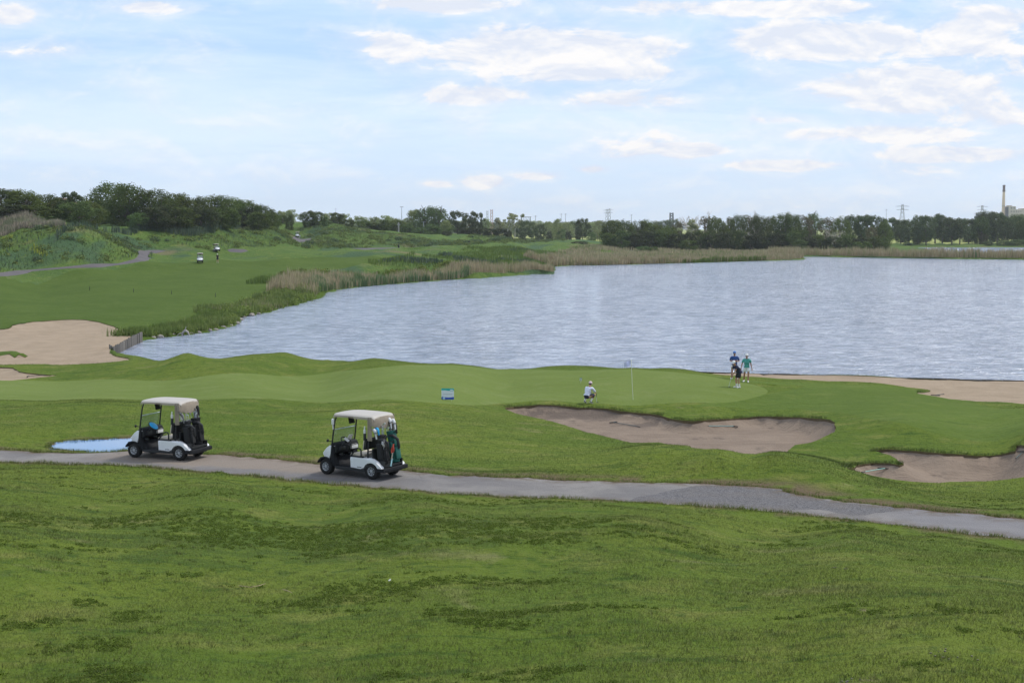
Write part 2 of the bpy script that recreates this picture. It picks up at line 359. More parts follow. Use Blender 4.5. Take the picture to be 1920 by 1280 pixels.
def copy_tree(o, parent=None):
    c = o.copy(); COL.objects.link(c); c.parent = parent
    for ch in list(o.children): copy_tree(ch, c)
    return c
# ------------------------------------------------------------------ materials
def newmat(name):
    m = bpy.data.materials.new(name); m.use_nodes = True; t = NT(m.node_tree); b = m.node_tree.nodes['Principled BSDF']
    return m, t, b
def pos(t): return t.node('ShaderNodeNewGeometry').outputs['Position']
GK = {'collar': .92, 'wild': 1.1, 'fair': .80, 'green': .84, 'rough': .88, 'mown': .72}
def grass_col(t, p, kind):
    """colour of turf from world position; the same recipe feeds the ground and the blades on it"""
    big = t.noise(p, .11, 4, .6, .4); mid = t.noise(p, .55, 4, .6, .3); fine = t.noise(t.vm('MULTIPLY', p, (1, 1, .2)), 3.2, 4, .65)
    pal = {'rough': ((.130,.165,.034), (.095,.138,.026), (.190,.195,.070), (.042,.082,.018)),
           'mown':  ((.100,.142,.034), (.078,.118,.026), (.135,.165,.052), (.052,.090,.020)),
           'fair':  ((.092,.136,.032), (.076,.118,.025), (.115,.155,.050), (.055,.098,.022)),
           'green': ((.158,.200,.070), (.138,.180,.056), (.180,.215,.095), (.118,.160,.052)),
           'field':  ((.30,.33,.10), (.26,.30,.10), (.42,.38,.20), (.20,.24,.08)),  # far plain's own yellow-green, made paler to carry its sunlight
           'collar': ((.104,.146,.036), (.088,.128,.030), (.130,.162,.052), (.066,.104,.026)),
           'wild':  ((.100,.150,.046), (.078,.128,.042), (.170,.190,.070), (.042,.086,.040))}[kind]
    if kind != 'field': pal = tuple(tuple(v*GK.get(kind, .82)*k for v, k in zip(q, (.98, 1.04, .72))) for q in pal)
    c = t.mix(t.rng(big, .35, .65, 0, 1, True), pal[0], pal[1])
    c = t.mix(t.rng(mid, .50, .72, 0, .75, True), c, pal[2])
    c = t.mix(t.rng(fine, .50, .72, 0, .7, True), c, pal[3])
    if kind in ('mown', 'rough', 'fair', 'collar'):
        sk = t.noise(t.vm('MULTIPLY', p, (.5, 1.3, .2)), 1.5 if kind == 'mown' else .9, 5, .72, .4); c = t.mix(t.rng(sk, .56, .66, 0, .75, True), c, pal[3]); c = t.mix(t.rng(sk, .40, .30, 0, .5, True), c, pal[2])
    if kind == 'rough':      # clover: darker patches, thick in the hollow
        sp = t.node('ShaderNodeSeparateXYZ'); t.put(sp.inputs[0], p)
        hx = t.m('MULTIPLY', t.m('ADD', sp.outputs[0], 5.2), .15); hy = t.m('MULTIPLY', t.m('SUBTRACT', sp.outputs[1], 27.5), .26)
        hol = t.m('POWER', 2.718, t.m('MULTIPLY', t.m('ADD', t.m('MULTIPLY', hx, hx), t.m('MULTIPLY', hy, hy)), -1))
        cl = t.noise(t.vm('MULTIPLY', p, (1., 1.3, .5)), 1.1, 8, .74, .2)
        c = t.mix(t.rng(t.m('ADD', cl, t.m('MULTIPLY', hol, .17)), .57, .64, 0, .6, True), c, (.050, .086, .016))
        dry = t.noise(p, .42, 5, .6, .5)
        c = t.mix(t.rng(dry, .60, .74, 0, .55, True), c, (.20, .19, .085))
        bare = t.noise(t.vm('ADD', p, (31., 7., 0)), .75, 6, .62)
        nearr = t.m('MULTIPLY', t.rng(sp.outputs[0], 0., 3.5), t.rng(sp.outputs[1], 24, 20))
        c = t.mix(t.m('MULTIPLY', t.rng(bare, .66, .72, 0, .8, True), nearr), c, (.24, .19, .13))
    if kind == 'wild':
        blue = t.noise(t.vm('MULTIPLY', p, (1, .5, 1)), .05, 4, .6, .6)
        c = t.mix(t.rng(blue, .50, .62, 0, .75, True), c, (.055, .105, .058))
        tan = t.noise(t.vm('MULTIPLY', t.vm('ADD', p, (50, 20, 0)), (1, .6, 1)), .045, 4, .55, .4)
        c = t.mix(t.rng(tan, .58, .70, 0, .7, True), c, (.22, .185, .10))
    return c
def ground_mat(kind, bumps=1.):
    m, t, b = newmat('turf_'+kind); p = pos(t)
    c = grass_col(t, p, kind)
    soil = t.node('ShaderNodeAttribute'); soil.attribute_name = 'soil'
    c = t.mix(soil.outputs['Fac'], c, (.125, .09, .06))
    if kind == 'green':     # faint mowing
        sp = t.node('ShaderNodeSeparateXYZ'); t.put(sp.inputs[0], p)
        st = t.m('SINE', t.m('MULTIPLY', t.m('ADD', sp.outputs[1], t.m('MULTIPLY', sp.outputs[0], .25)), 2.4))
        c = t.mix(t.rng(st, -.4, .4, 0, .10), c, (.14, .20, .06))
    t.put(b.inputs['Base Color'], c); b.inputs['Roughness'].default_value = .95; b.inputs['Specular IOR Level'].default_value = .08
    h = t.m('ADD', t.noise(p, 2.0, 4, .6), t.m('MULTIPLY', t.noise(p, 9., 3, .6), .4))
    t.put(b.inputs['Normal'], t.bump(t.m('ADD', h, t.m('MULTIPLY', t.noise(p, .6, 3, .6), 1.6)), .8 if kind != 'green' else .25, .14*bumps))
    return m
def sand_mat(name, a, bcol, dark):
    m, t, b = newmat(name); p = pos(t)
    c = t.mix(t.rng(t.noise(p, .5, 4, .6, .4), .35, .65, 0, 1, True), a, bcol)
    rk = t.noise(t.vm('MULTIPLY', p, (.35, 2.2, 1.)), 1.3, 3, .5, 1.2)
    c = t.mix(t.rng(rk, .48, .62, 0, .35, True), c, tuple(v*1.18 for v in a))
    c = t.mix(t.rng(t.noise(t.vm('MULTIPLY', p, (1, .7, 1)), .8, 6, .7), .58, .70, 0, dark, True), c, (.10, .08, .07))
    if dark > .5:      # dark blotchy patch on the back wall of the wide bunker
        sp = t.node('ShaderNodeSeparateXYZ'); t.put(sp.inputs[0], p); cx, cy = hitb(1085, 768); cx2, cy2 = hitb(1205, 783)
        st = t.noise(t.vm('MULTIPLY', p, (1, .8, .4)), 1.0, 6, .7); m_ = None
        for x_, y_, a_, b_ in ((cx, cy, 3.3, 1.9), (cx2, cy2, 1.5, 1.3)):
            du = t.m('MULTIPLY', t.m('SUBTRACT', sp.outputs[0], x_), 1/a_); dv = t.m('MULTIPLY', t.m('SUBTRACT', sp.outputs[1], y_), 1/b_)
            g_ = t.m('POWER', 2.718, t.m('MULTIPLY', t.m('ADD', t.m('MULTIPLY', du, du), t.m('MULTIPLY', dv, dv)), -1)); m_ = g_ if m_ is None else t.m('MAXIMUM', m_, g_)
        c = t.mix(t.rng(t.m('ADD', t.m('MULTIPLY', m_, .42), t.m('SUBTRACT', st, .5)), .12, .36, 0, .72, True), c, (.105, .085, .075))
    c = t.mix(t.rng(t.noise(p, 14, 2, .5), .62, .72, 0, .30, True), c, (.13, .10, .08))
    t.put(b.inputs['Base Color'], c); b.inputs['Roughness'].default_value = .95; b.inputs['Specular IOR Level'].default_value = .1
    h = t.m('ADD', t.noise(p, 3.5, 5, .7), t.m('MULTIPLY', rk, .8))
    t.put(b.inputs['Normal'], t.bump(h, .7, .12)); return m
def path_mat():
    m, t, b = newmat('worn_asphalt'); p = pos(t)
    c = t.mix(t.rng(t.noise(p, .35, 5, .6, .5), .38, .62, 0, 1, True), (.150, .143, .145), (.215, .203, .195)); c = t.mix(t.rng(t.noise(t.vm('MULTIPLY', p, (1, 1.6, 1)), 1.1, 6, .7, .4), .52, .66, 0, .45, True), c, (.11, .10, .10))
    # washed in sandy dirt along the far edge near the carts, dark loose gravel on the widened stretch
    sp = t.node('ShaderNodeSeparateXYZ'); t.put(sp.inputs[0], p); X, Y = sp.outputs[0], sp.outputs[1]
    e = t.m('SUBTRACT', Y, t.m('MULTIPLY', X, -.367))       # path axis falls towards the right
    wob = t.m('MULTIPLY', t.m('SUBTRACT', t.noise(p, .7, 5, .65), .5), 2.2)
    far = t.m('ADD', e, wob)
    sx = t.m('MULTIPLY', t.rng(X, -14., -12., 0, 1, True), t.rng(X, -3.5, -6.0, 0, 1, True))
    c = t.mix(t.m('MULTIPLY', t.m('MULTIPLY', t.rng(far, 39.1, 39.9, 0, .75, True), sx), 1.), c, (.235, .19, .15))
    grav = t.noise(p, 22, 3, .7)
    #gx = t.m('MULTIPLY', t.rng(t.m('ADD', X, wob), 1.4, 2.6, 0, 1, True), t.rng(t.m('ADD', X, t.m('MULTIPLY', wob, .6)), 9.6, 8.8, 0, 1, True))
    #gl = t.rng(far, 38.2, 38.6, .0, 1, True)
    #dg = t.mix(t.rng(grav, .35, .62), (.045, .044, .05), (.17, .165, .175))
    gr = t.rng(t.m('ADD', X, wob), 9., 10.5, .0, .35)
    c = t.mix(gr, c, (.22, .22, .25))
    c = t.mix(t.rng(grav, .56, .75, 0, .55), c, (.12, .115, .12)); c = t.mix(t.rng(t.noise(p, 40, 2, .6), .6, .75, 0, .45), c, (.34, .33, .32))
    ck = t.node('ShaderNodeTexVoronoi', feature='DISTANCE_TO_EDGE'); t.put(ck.inputs['Vector'], t.vm('ADD', p, t.vm('MULTIPLY', t.xyz(wob, wob, 0), (.25, .25, 0)))); ck.inputs['Scale'].default_value = .42
    c = t.mix(t.m('MULTIPLY', t.rng(ck.outputs['Distance'], .0, .014, .5, 0), t.rng(t.noise(p, .4, 3, .6), .5, .6)), c, (.07, .065, .065))
    soil = t.node('ShaderNodeAttribute'); soil.attribute_name = 'soil'
    c = t.mix(t.m('MULTIPLY', soil.outputs['Fac'], t.rng(t.noise(p, 2.2, 4, .7), .42, .56)), c, (.115, .088, .06))
    t.put(b.inputs['Base Color'], c); b.inputs['Roughness'].default_value = .88; b.inputs['Specular IOR Level'].default_value = .25
    t.put(b.inputs['Normal'], t.bump(t.m('ADD', t.noise(p, 30, 3, .7), t.m('MULTIPLY', t.noise(p, 3, 4, .6), .8)), .6, .03)); return m
def gravel_mat():
    m, t, b = newmat('dark_loose_gravel'); p = pos(t)
    g = t.noise(p, 18, 3, .75); c = t.mix(t.rng(g, .36, .60), (.050, .048, .054), (.155, .15, .158))
    c = t.mix(t.rng(t.noise(p, 45, 2, .6), .58, .70, 0, .7), c, (.30, .29, .29)); c = t.mix(t.rng(t.noise(p, .8, 4, .6), .45, .65, 0, .35), c, (.15, .13, .115))
    soil = t.node('ShaderNodeAttribute'); soil.attribute_name = 'soil'
    c = t.mix(t.m('MULTIPLY', soil.outputs['Fac'], t.rng(t.noise(p, 2.2, 4, .7), .42, .56)), c, (.115, .088, .06))
    t.put(b.inputs['Base Color'], c); b.inputs['Roughness'].default_value = .95; t.put(b.inputs['Normal'], t.bump(g, .9, .05)); return m
def far_path_mat():
    m, t, b = newmat('far_asphalt'); p = pos(t)
    t.put(b.inputs['Base Color'], t.mix(t.rng(t.noise(p, .4, 4, .6), .35, .65), (.075, .068, .075), (.10, .088, .09))); b.inputs['Roughness'].default_value = .9; return m
def water_mat():
    m, t, b = newmat('lake_water'); p = pos(t)
    sp = t.node('ShaderNodeSeparateXYZ'); t.put(sp.inputs[0], p); X, Y = sp.outputs[0], sp.outputs[1]
    # ripples; calmer in the sheltered near left corner
    rough = t.m('MULTIPLY', t.rng(X, -32, 0, .5, 1, True), 1.)
    wv = t.vm('MULTIPLY', p, (.42, 1., 1.)); w2 = t.vm('MULTIPLY', p, (.6, 1.1, 1.))
    h1 = t.noise(wv, 1.25, 3, .6, .4); h2 = t.noise(w2, 3.1, 3, .55, .3); h0 = t.noise(t.vm('MULTIPLY', p, (.7, 1, 1)), .5, 3, .5, .5)
    h = t.m('ADD', t.m('ADD', h1, t.m('MULTIPLY', h2, .34)), t.m('MULTIPLY', h0, .8))
    gust = t.noise(t.vm('MULTIPLY', p, (.6, .25, 1)), .05, 4, .6, .5)
    amp = t.m('MULTIPLY', rough, t.rng(gust, .35, .65, .75, 1.25))
    t.put(b.inputs['Normal'], t.bump(t.m('MULTIPLY', h, amp), 1., .9))
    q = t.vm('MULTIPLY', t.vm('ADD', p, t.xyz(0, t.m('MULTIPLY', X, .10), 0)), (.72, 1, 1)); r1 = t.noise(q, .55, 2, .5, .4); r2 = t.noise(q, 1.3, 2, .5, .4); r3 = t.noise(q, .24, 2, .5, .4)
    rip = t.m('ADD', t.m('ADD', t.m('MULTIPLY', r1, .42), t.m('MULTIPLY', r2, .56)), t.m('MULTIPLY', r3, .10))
    c = t.mix(t.rng(rip, .45, .65), (.20, .245, .34), (.43, .48, .60))  # light and dark of the ripple reflections mixed into the base colour
    t.put(b.inputs['Base Color'], c); b.inputs['Roughness'].default_value = .12; b.inputs['IOR'].default_value = 1.5
    b.inputs['Specular IOR Level'].default_value = .7
    return m
def puddle_mat():
    m, t, b = newmat('still_water'); p = pos(t)
    b.inputs['Base Color'].default_value = (.10, .20, .38, 1); b.inputs['Roughness'].default_value = .03; b.inputs['Specular IOR Level'].default_value = .85
    t.put(b.inputs['Normal'], t.bump(t.noise(p, 2.5, 2, .5), .05, .01)); return m
def blade_mat(name, kind=None, cols=None, var=.35, upn=.75, trans=.25):
    """leaf and blade material: colour by place or by own palette, varied per blade, lightly translucent"""
    m, t, b = newmat(name); p = pos(t)
    a = t.node('ShaderNodeAttribute'); a.attribute_name = 'rnd'; r = a.outputs['Fac']
    g = t.node('ShaderNodeAttribute'); g.attribute_name = 'tip'
    if kind:
        c = grass_col(t, p, kind)
        c = t.mix(t.rng(r, .70, 1, 0, .8 if kind == 'rough' else .18), c, (.26, .27, .105))
        c = t.mix(t.rng(r, 0, .3, .30, 0), c, (.06, .115, .024))
    else:
        c = t.mix(t.rng(r, .15, .85), cols[0], cols[1])
        if len(cols) > 2: c = t.mix(t.rng(t.noise(p, .35, 3, .6), .48, .62, 0, .8, True), c, cols[2])
    if kind: c = t.mix(t.m('MULTIPLY', g.outputs['Fac'], .30 if kind == 'rough' else .10), c, (.25, .30, .10))
    t.put(b.inputs['Base Color'], c); b.inputs['Roughness'].default_value = .7; b.inputs['Specular IOR Level'].default_value = .15
    nrm = t.node('ShaderNodeNewGeometry').outputs['Normal']
    n = t.vm('NORMALIZE', t.vm('ADD', t.vm('SCALE', nrm, sc=1-upn), (0, 0, upn)))
    t.put(b.inputs['Normal'], n)
    tr = t.node('ShaderNodeBsdfTranslucent'); t.put(tr.inputs[0], c)
    mx = t.node('ShaderNodeMixShader'); mx.inputs[0].default_value = trans
    t.l.new(b.outputs[0], mx.inputs[1]); t.l.new(tr.outputs[0], mx.inputs[2])
    t.l.new(mx.outputs[0], m.node_tree.nodes['Material Output'].inputs[0]); return m
def leaf_mat(name, a, bb, c3=None, trans=.32):
    """crown foliage: per-leaf variation plus clumps"""
    m, t, b = newmat(name)
    a, bb, c3 = [tuple(v*k for v, k in zip(q, (1.35, 1.25, 1.05))) if q else None for q in (a, bb, c3)]
    at_ = t.node('ShaderNodeAttribute'); at_.attribute_name = 'rnd'
    oi = t.node('ShaderNodeObjectInfo').outputs['Random']
    oc = t.node('ShaderNodeTexCoord').outputs['Object']
    c = t.mix(t.rng(at_.outputs['Fac'], .1, .9), a, bb)
    c = t.mix(t.rng(t.noise(oc, 5., 3, .6), .45, .62, 0, .6, True), c, c3 or bb)
    hv = t.node('ShaderNodeHueSaturation'); t.put(hv.inputs['Color'], c); t.put(hv.inputs['Value'], t.rng(oi, 0, 1, .80, 1.18)); t.put(hv.inputs['Hue'], t.rng(oi, 0, 1, .488, .510)); c = hv.outputs[0]
    t.put(b.inputs['Base Color'], c); b.inputs['Roughness'].default_value = .75; b.inputs['Specular IOR Level'].default_value = .12
    tr = t.node('ShaderNodeBsdfTranslucent'); t.put(tr.inputs[0], c)
    mx = t.node('ShaderNodeMixShader'); mx.inputs[0].default_value = trans
    t.l.new(b.outputs[0], mx.inputs[1]); t.l.new(tr.outputs[0], mx.inputs[2])
    t.l.new(mx.outputs[0], m.node_tree.nodes['Material Output'].inputs[0]); return m
_simple = {}
def pm(name, col, rough=.6, metal=0., var=.12, scale=6., spec=.5, coat=0., bump=0.):
    if name in _simple: return _simple[name]
    m, t, b = newmat(name); oc = t.node('ShaderNodeTexCoord').outputs['Object']
    n = t.noise(oc, scale, 4, .6)
    c = t.mix(t.rng(n, .3, .7), tuple(v*(1-var) for v in col), tuple(min(1, v*(1+var)) for v in col))
    t.put(b.inputs['Base Color'], c); t.put(b.inputs['Roughness'], t.rng(n, .3, .7, max(0, rough-.08), min(1, rough+.08)))
    b.inputs['Metallic'].default_value = metal; b.inputs['Specular IOR Level'].default_value = spec; b.inputs['Coat Weight'].default_value = coat
    if bump: t.put(b.inputs['Normal'], t.bump(t.noise(oc, scale*4, 4, .6), bump, .02))
    _simple[name] = m; return m
# ------------------------------------------------------------------ ground: one sheet, split along the outlines of turf, sand and paths
G_ROUGH, G_FAIR, G_GREEN, G_MOWN, G_WILD = ground_mat('rough'), ground_mat('fair'), ground_mat('green'), ground_mat('mown'), ground_mat('wild', 5.)
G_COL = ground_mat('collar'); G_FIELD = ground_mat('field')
M_SAND = sand_mat('bunker_sand', (.235, .185, .145), (.195, .152, .12), .7); M_SAND2 = sand_mat('pale_sand', (.33, .26, .19), (.28, .22, .158), .2)  # second sand is a paler copy, the left bunker's sunlit tone in its colour
M_GRAV = gravel_mat()
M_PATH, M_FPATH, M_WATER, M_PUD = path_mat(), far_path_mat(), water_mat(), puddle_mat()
def build_ground():
    rows = [2.2]
    while rows[-1] < 4200:
        y = rows[-1]; s = .05 if y < 12 else .02 if y < 36 else .0105 if y < 112 else .016 if y < 300 else .02 if y < 700 else .08
        rows.append(y*(1+s))
    rows = np.array(rows); pts = []
    for i, y in enumerate(rows):
        du = .0075 if 36 < y < 112 else .010
        us = np.concatenate([np.arange(-.84, -.40, .03), np.arange(-.40, .40, du), np.arange(.40, .84, .03)])
        pts.append(np.stack([us+(du/2 if i % 2 else 0), np.full(len(us), math.log(y))], 1))
    pts = np.concatenate(pts)
    regs = [('path', PATH), ('wide', SAND['wide']), ('hook', SAND['hook']), ('left', SAND['left']), ('small', SAND['small']), ('beach', SAND['beach']), ('islet', ISLET),
            ('green', GREEN), ('collar', COLLAR), ('fair', FAIRWAY), ('f1', FAR1), ('f2', FAR2), ('f3', FAR3), ('f4', FAR4), ('lake', LAKEP), ('pond', POND), ('puddle', PUDDLE), ('gravel', GRAVEL)]
    V = []; E = []
    def warp(P): return np.stack([P[:, 0]/P[:, 1], np.log(P[:, 1])], 1)
    n0 = len(pts); allp = [pts]
    for k, P in regs:
        q = warp(P); n = len(q); E += [(n0+i, n0+(i+1) % n) for i in range(n)]; allp.append(q); n0 += n
    allp = np.concatenate(allp)
    r = delaunay_2d_cdt([Vector(p) for p in allp.tolist()], E, [], 0, 1e-6)
    q = np.array([tuple(v) for v in r[0]]); tri = np.array(r[2], dtype=np.int64)
    y = np.exp(q[:, 1]); x = q[:, 0]*y
    cx, cy = x[tri].mean(1), y[tri].mean(1)
    lab = np.zeros(len(tri), int)
    def ins(k): return inside(dict(regs)[k], cx, cy)
    wild = ((cy > 228) & (cx/cy < .03) & ~ins('fair')) | (cy > 300)
    lab[wild] = 1
    for i, k in enumerate(['fair', 'collar', 'green']): lab[ins(k)] = 2+i
    for i, k in enumerate(['wide', 'hook', 'left', 'small', 'beach']): lab[ins(k)] = 5+i
    lab[ins('islet')] = 0
    lab[ins('path')] = 10
    lab[ins('path') & ins('gravel')] = 17
    for i, k in enumerate(['f1', 'f2', 'f3', 'f4']): lab[ins(k)] = 11+i
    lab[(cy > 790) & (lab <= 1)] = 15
    lab[(lab == 0) & (cy > 112)] = 16
    z = height(x, y)
    # sand lies below the cut turf edge: own copies of the rim vertices plus a strip of bare soil
    info = {0: ('ground', G_ROUGH, 'structure'), 1: ('meadow', G_WILD, 'structure'), 2: ('fairway', G_FAIR, 'structure'), 3: ('mown_collar', G_COL, 'structure'), 4: ('putting_green', G_GREEN, 'structure'),
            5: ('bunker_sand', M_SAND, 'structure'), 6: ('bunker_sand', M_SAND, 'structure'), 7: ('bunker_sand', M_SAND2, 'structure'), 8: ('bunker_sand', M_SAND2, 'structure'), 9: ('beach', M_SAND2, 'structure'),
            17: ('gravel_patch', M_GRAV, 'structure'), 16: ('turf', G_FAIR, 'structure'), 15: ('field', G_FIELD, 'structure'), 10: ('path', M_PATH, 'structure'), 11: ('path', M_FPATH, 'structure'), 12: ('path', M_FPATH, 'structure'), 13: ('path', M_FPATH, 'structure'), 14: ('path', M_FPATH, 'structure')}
    sand = (lab >= 5) & (lab <= 9)
    drop = {5: .13, 6: .10, 7: .05, 8: .06, 9: .03}
    isS = np.zeros(len(x), int)
    for l in drop: isS[np.unique(tri[lab == l])] = l
    isG = np.zeros(len(x), bool); isG[np.unique(tri[~sand])] = True
    rim = (isS > 0) & isG
    zs = z.copy()
    for l, d in drop.items():
        m = rim & (isS == l); var = .55+.9*vnoise(x[m]/.5, y[m]/.5, 31)
        zs[m] = z[m]-d*var
    # soil attribute: bare earth by the far path edge and by the puddle
    dp = edist(PATH, x, y) if True else 0
    for l, (nm, mt, kd) in info.items():
        t = tri[lab == l]
        if not len(t): continue
        used, inv = np.unique(t, return_inverse=True); zz = zs if l in drop else z
        co_ = np.stack([x[used], y[used], zz[used]], 1); f = inv.reshape(t.shape)
        if l in (0, 1, 2, 3, 4, 16):
            s = np.clip(1-dp[used]/.30, 0, 1)*(vnoise(x[used]*1.3, y[used]*1.3, 41) > .35)
            farside = (y[used] > 39.0-x[used]*.367) & (dp[used] < 1.3); s = np.maximum(s, farside*np.clip(1.5-dp[used]/.9, 0, 1)*(vnoise(x[used]/1.1, y[used]/.5, 42) > .36))
            if l == 0: s = np.maximum(s, .9*np.clip(1.3-edist(PUDDLE, x[used], y[used])/.45, 0, 1)*(vnoise(x[used]/.5, y[used]/.4, 45) > .3))
        elif l in (10, 17): s = np.clip(1-dp[used]/.45, 0, 1)
        else: s = np.zeros(len(used))
        at_soil = s
        if l in (0, 1, 3, 4, 16):    # earth faces under the turf lip
            e0, e1 = [], []
            ss = np.zeros(len(x), bool); ss[np.nonzero(rim)[0]] = True
            ed = {}
            for a, b, c in t.tolist():
                for p_, q_ in ((a, b), (b, c), (c, a)):
                    if ss[p_] and ss[q_]: ed[(p_, q_)] = ed.get((p_, q_), 0)+1
            sandedges = set()
            for a, b, c in tri[sand].tolist():
                for p_, q_ in ((a, b), (b, c), (c, a)):
                    if ss[p_] and ss[q_]: sandedges.add((q_, p_))
            lk = dict(zip(used.tolist(), range(len(used))))
            extra, ef, es = [], [], []
            for (p_, q_) in ed:
                if (p_, q_) in sandedges:
                    k0 = len(used)+len(extra)
                    extra += [(x[p_], y[p_], z[p_]), (x[q_], y[q_], z[q_]), (x[q_], y[q_], zs[q_]-.03), (x[p_], y[p_], zs[p_]-.03)]
                    es += [.75, .75, 1, 1]; ef += [(k0, k0+1, k0+2), (k0, k0+2, k0+3)]
            if extra:
                co_ = np.concatenate([co_, np.array(extra)]); f = np.concatenate([f, np.array(ef)]); at_soil = np.concatenate([s, es])
        me = mesh_np(nm, co_, f, 3, mt, {'soil': at_soil}, True)
        tag(link(nm, me), kind=kd)
    return
build_ground()
def sheet(name, P, z, mat, grow=0.):
    c = P.mean(0); r = delaunay_2d_cdt([Vector(p) for p in P.tolist()], [], [list(range(len(P)))], 1, 1e-6)
    co_ = np.array([(v[0], v[1], z) for v in r[0]])
    me = bpy.data.meshes.new(name); me.from_pydata(co_.tolist(), [], [tuple(f) for f in r[2]]); me.materials.append(mat)
    return tag(link(name, me), kind='structure')
def swell(P, d):
    t = np.roll(P, -1, 0)-np.roll(P, 1, 0); t /= np.maximum(np.linalg.norm(t, axis=1), 1e-9)[:, None]
    A = (P[:, 0]*np.roll(P[:, 1], -1)-np.roll(P[:, 0], -1)*P[:, 1]).sum(); n = np.stack([t[:, 1], -t[:, 0]], 1)*(1 if A > 0 else -1)
    return P+n*d
me = bpy.data.meshes.new('lake'); me.from_pydata([(-60, 88, WATER), (1500, 80, WATER), (1500, 1000, WATER), (-60, 1000, WATER)], [], [(0, 1, 2, 3)]); me.materials.append(M_WATER)
tag(link('lake', me), kind='structure')
me = bpy.data.meshes.new('puddle_water'); a0, a1 = PUDDLE.min(0)-.1, PUDDLE.max(0)+.1
me.from_pydata([(a0[0], a0[1], PZ), (a1[0], a0[1], PZ), (a1[0], a1[1], PZ), (a0[0], a1[1], PZ)], [], [(0, 1, 2, 3)]); me.materials.append(M_PUD)
tag(link('puddle', me), kind='structure')
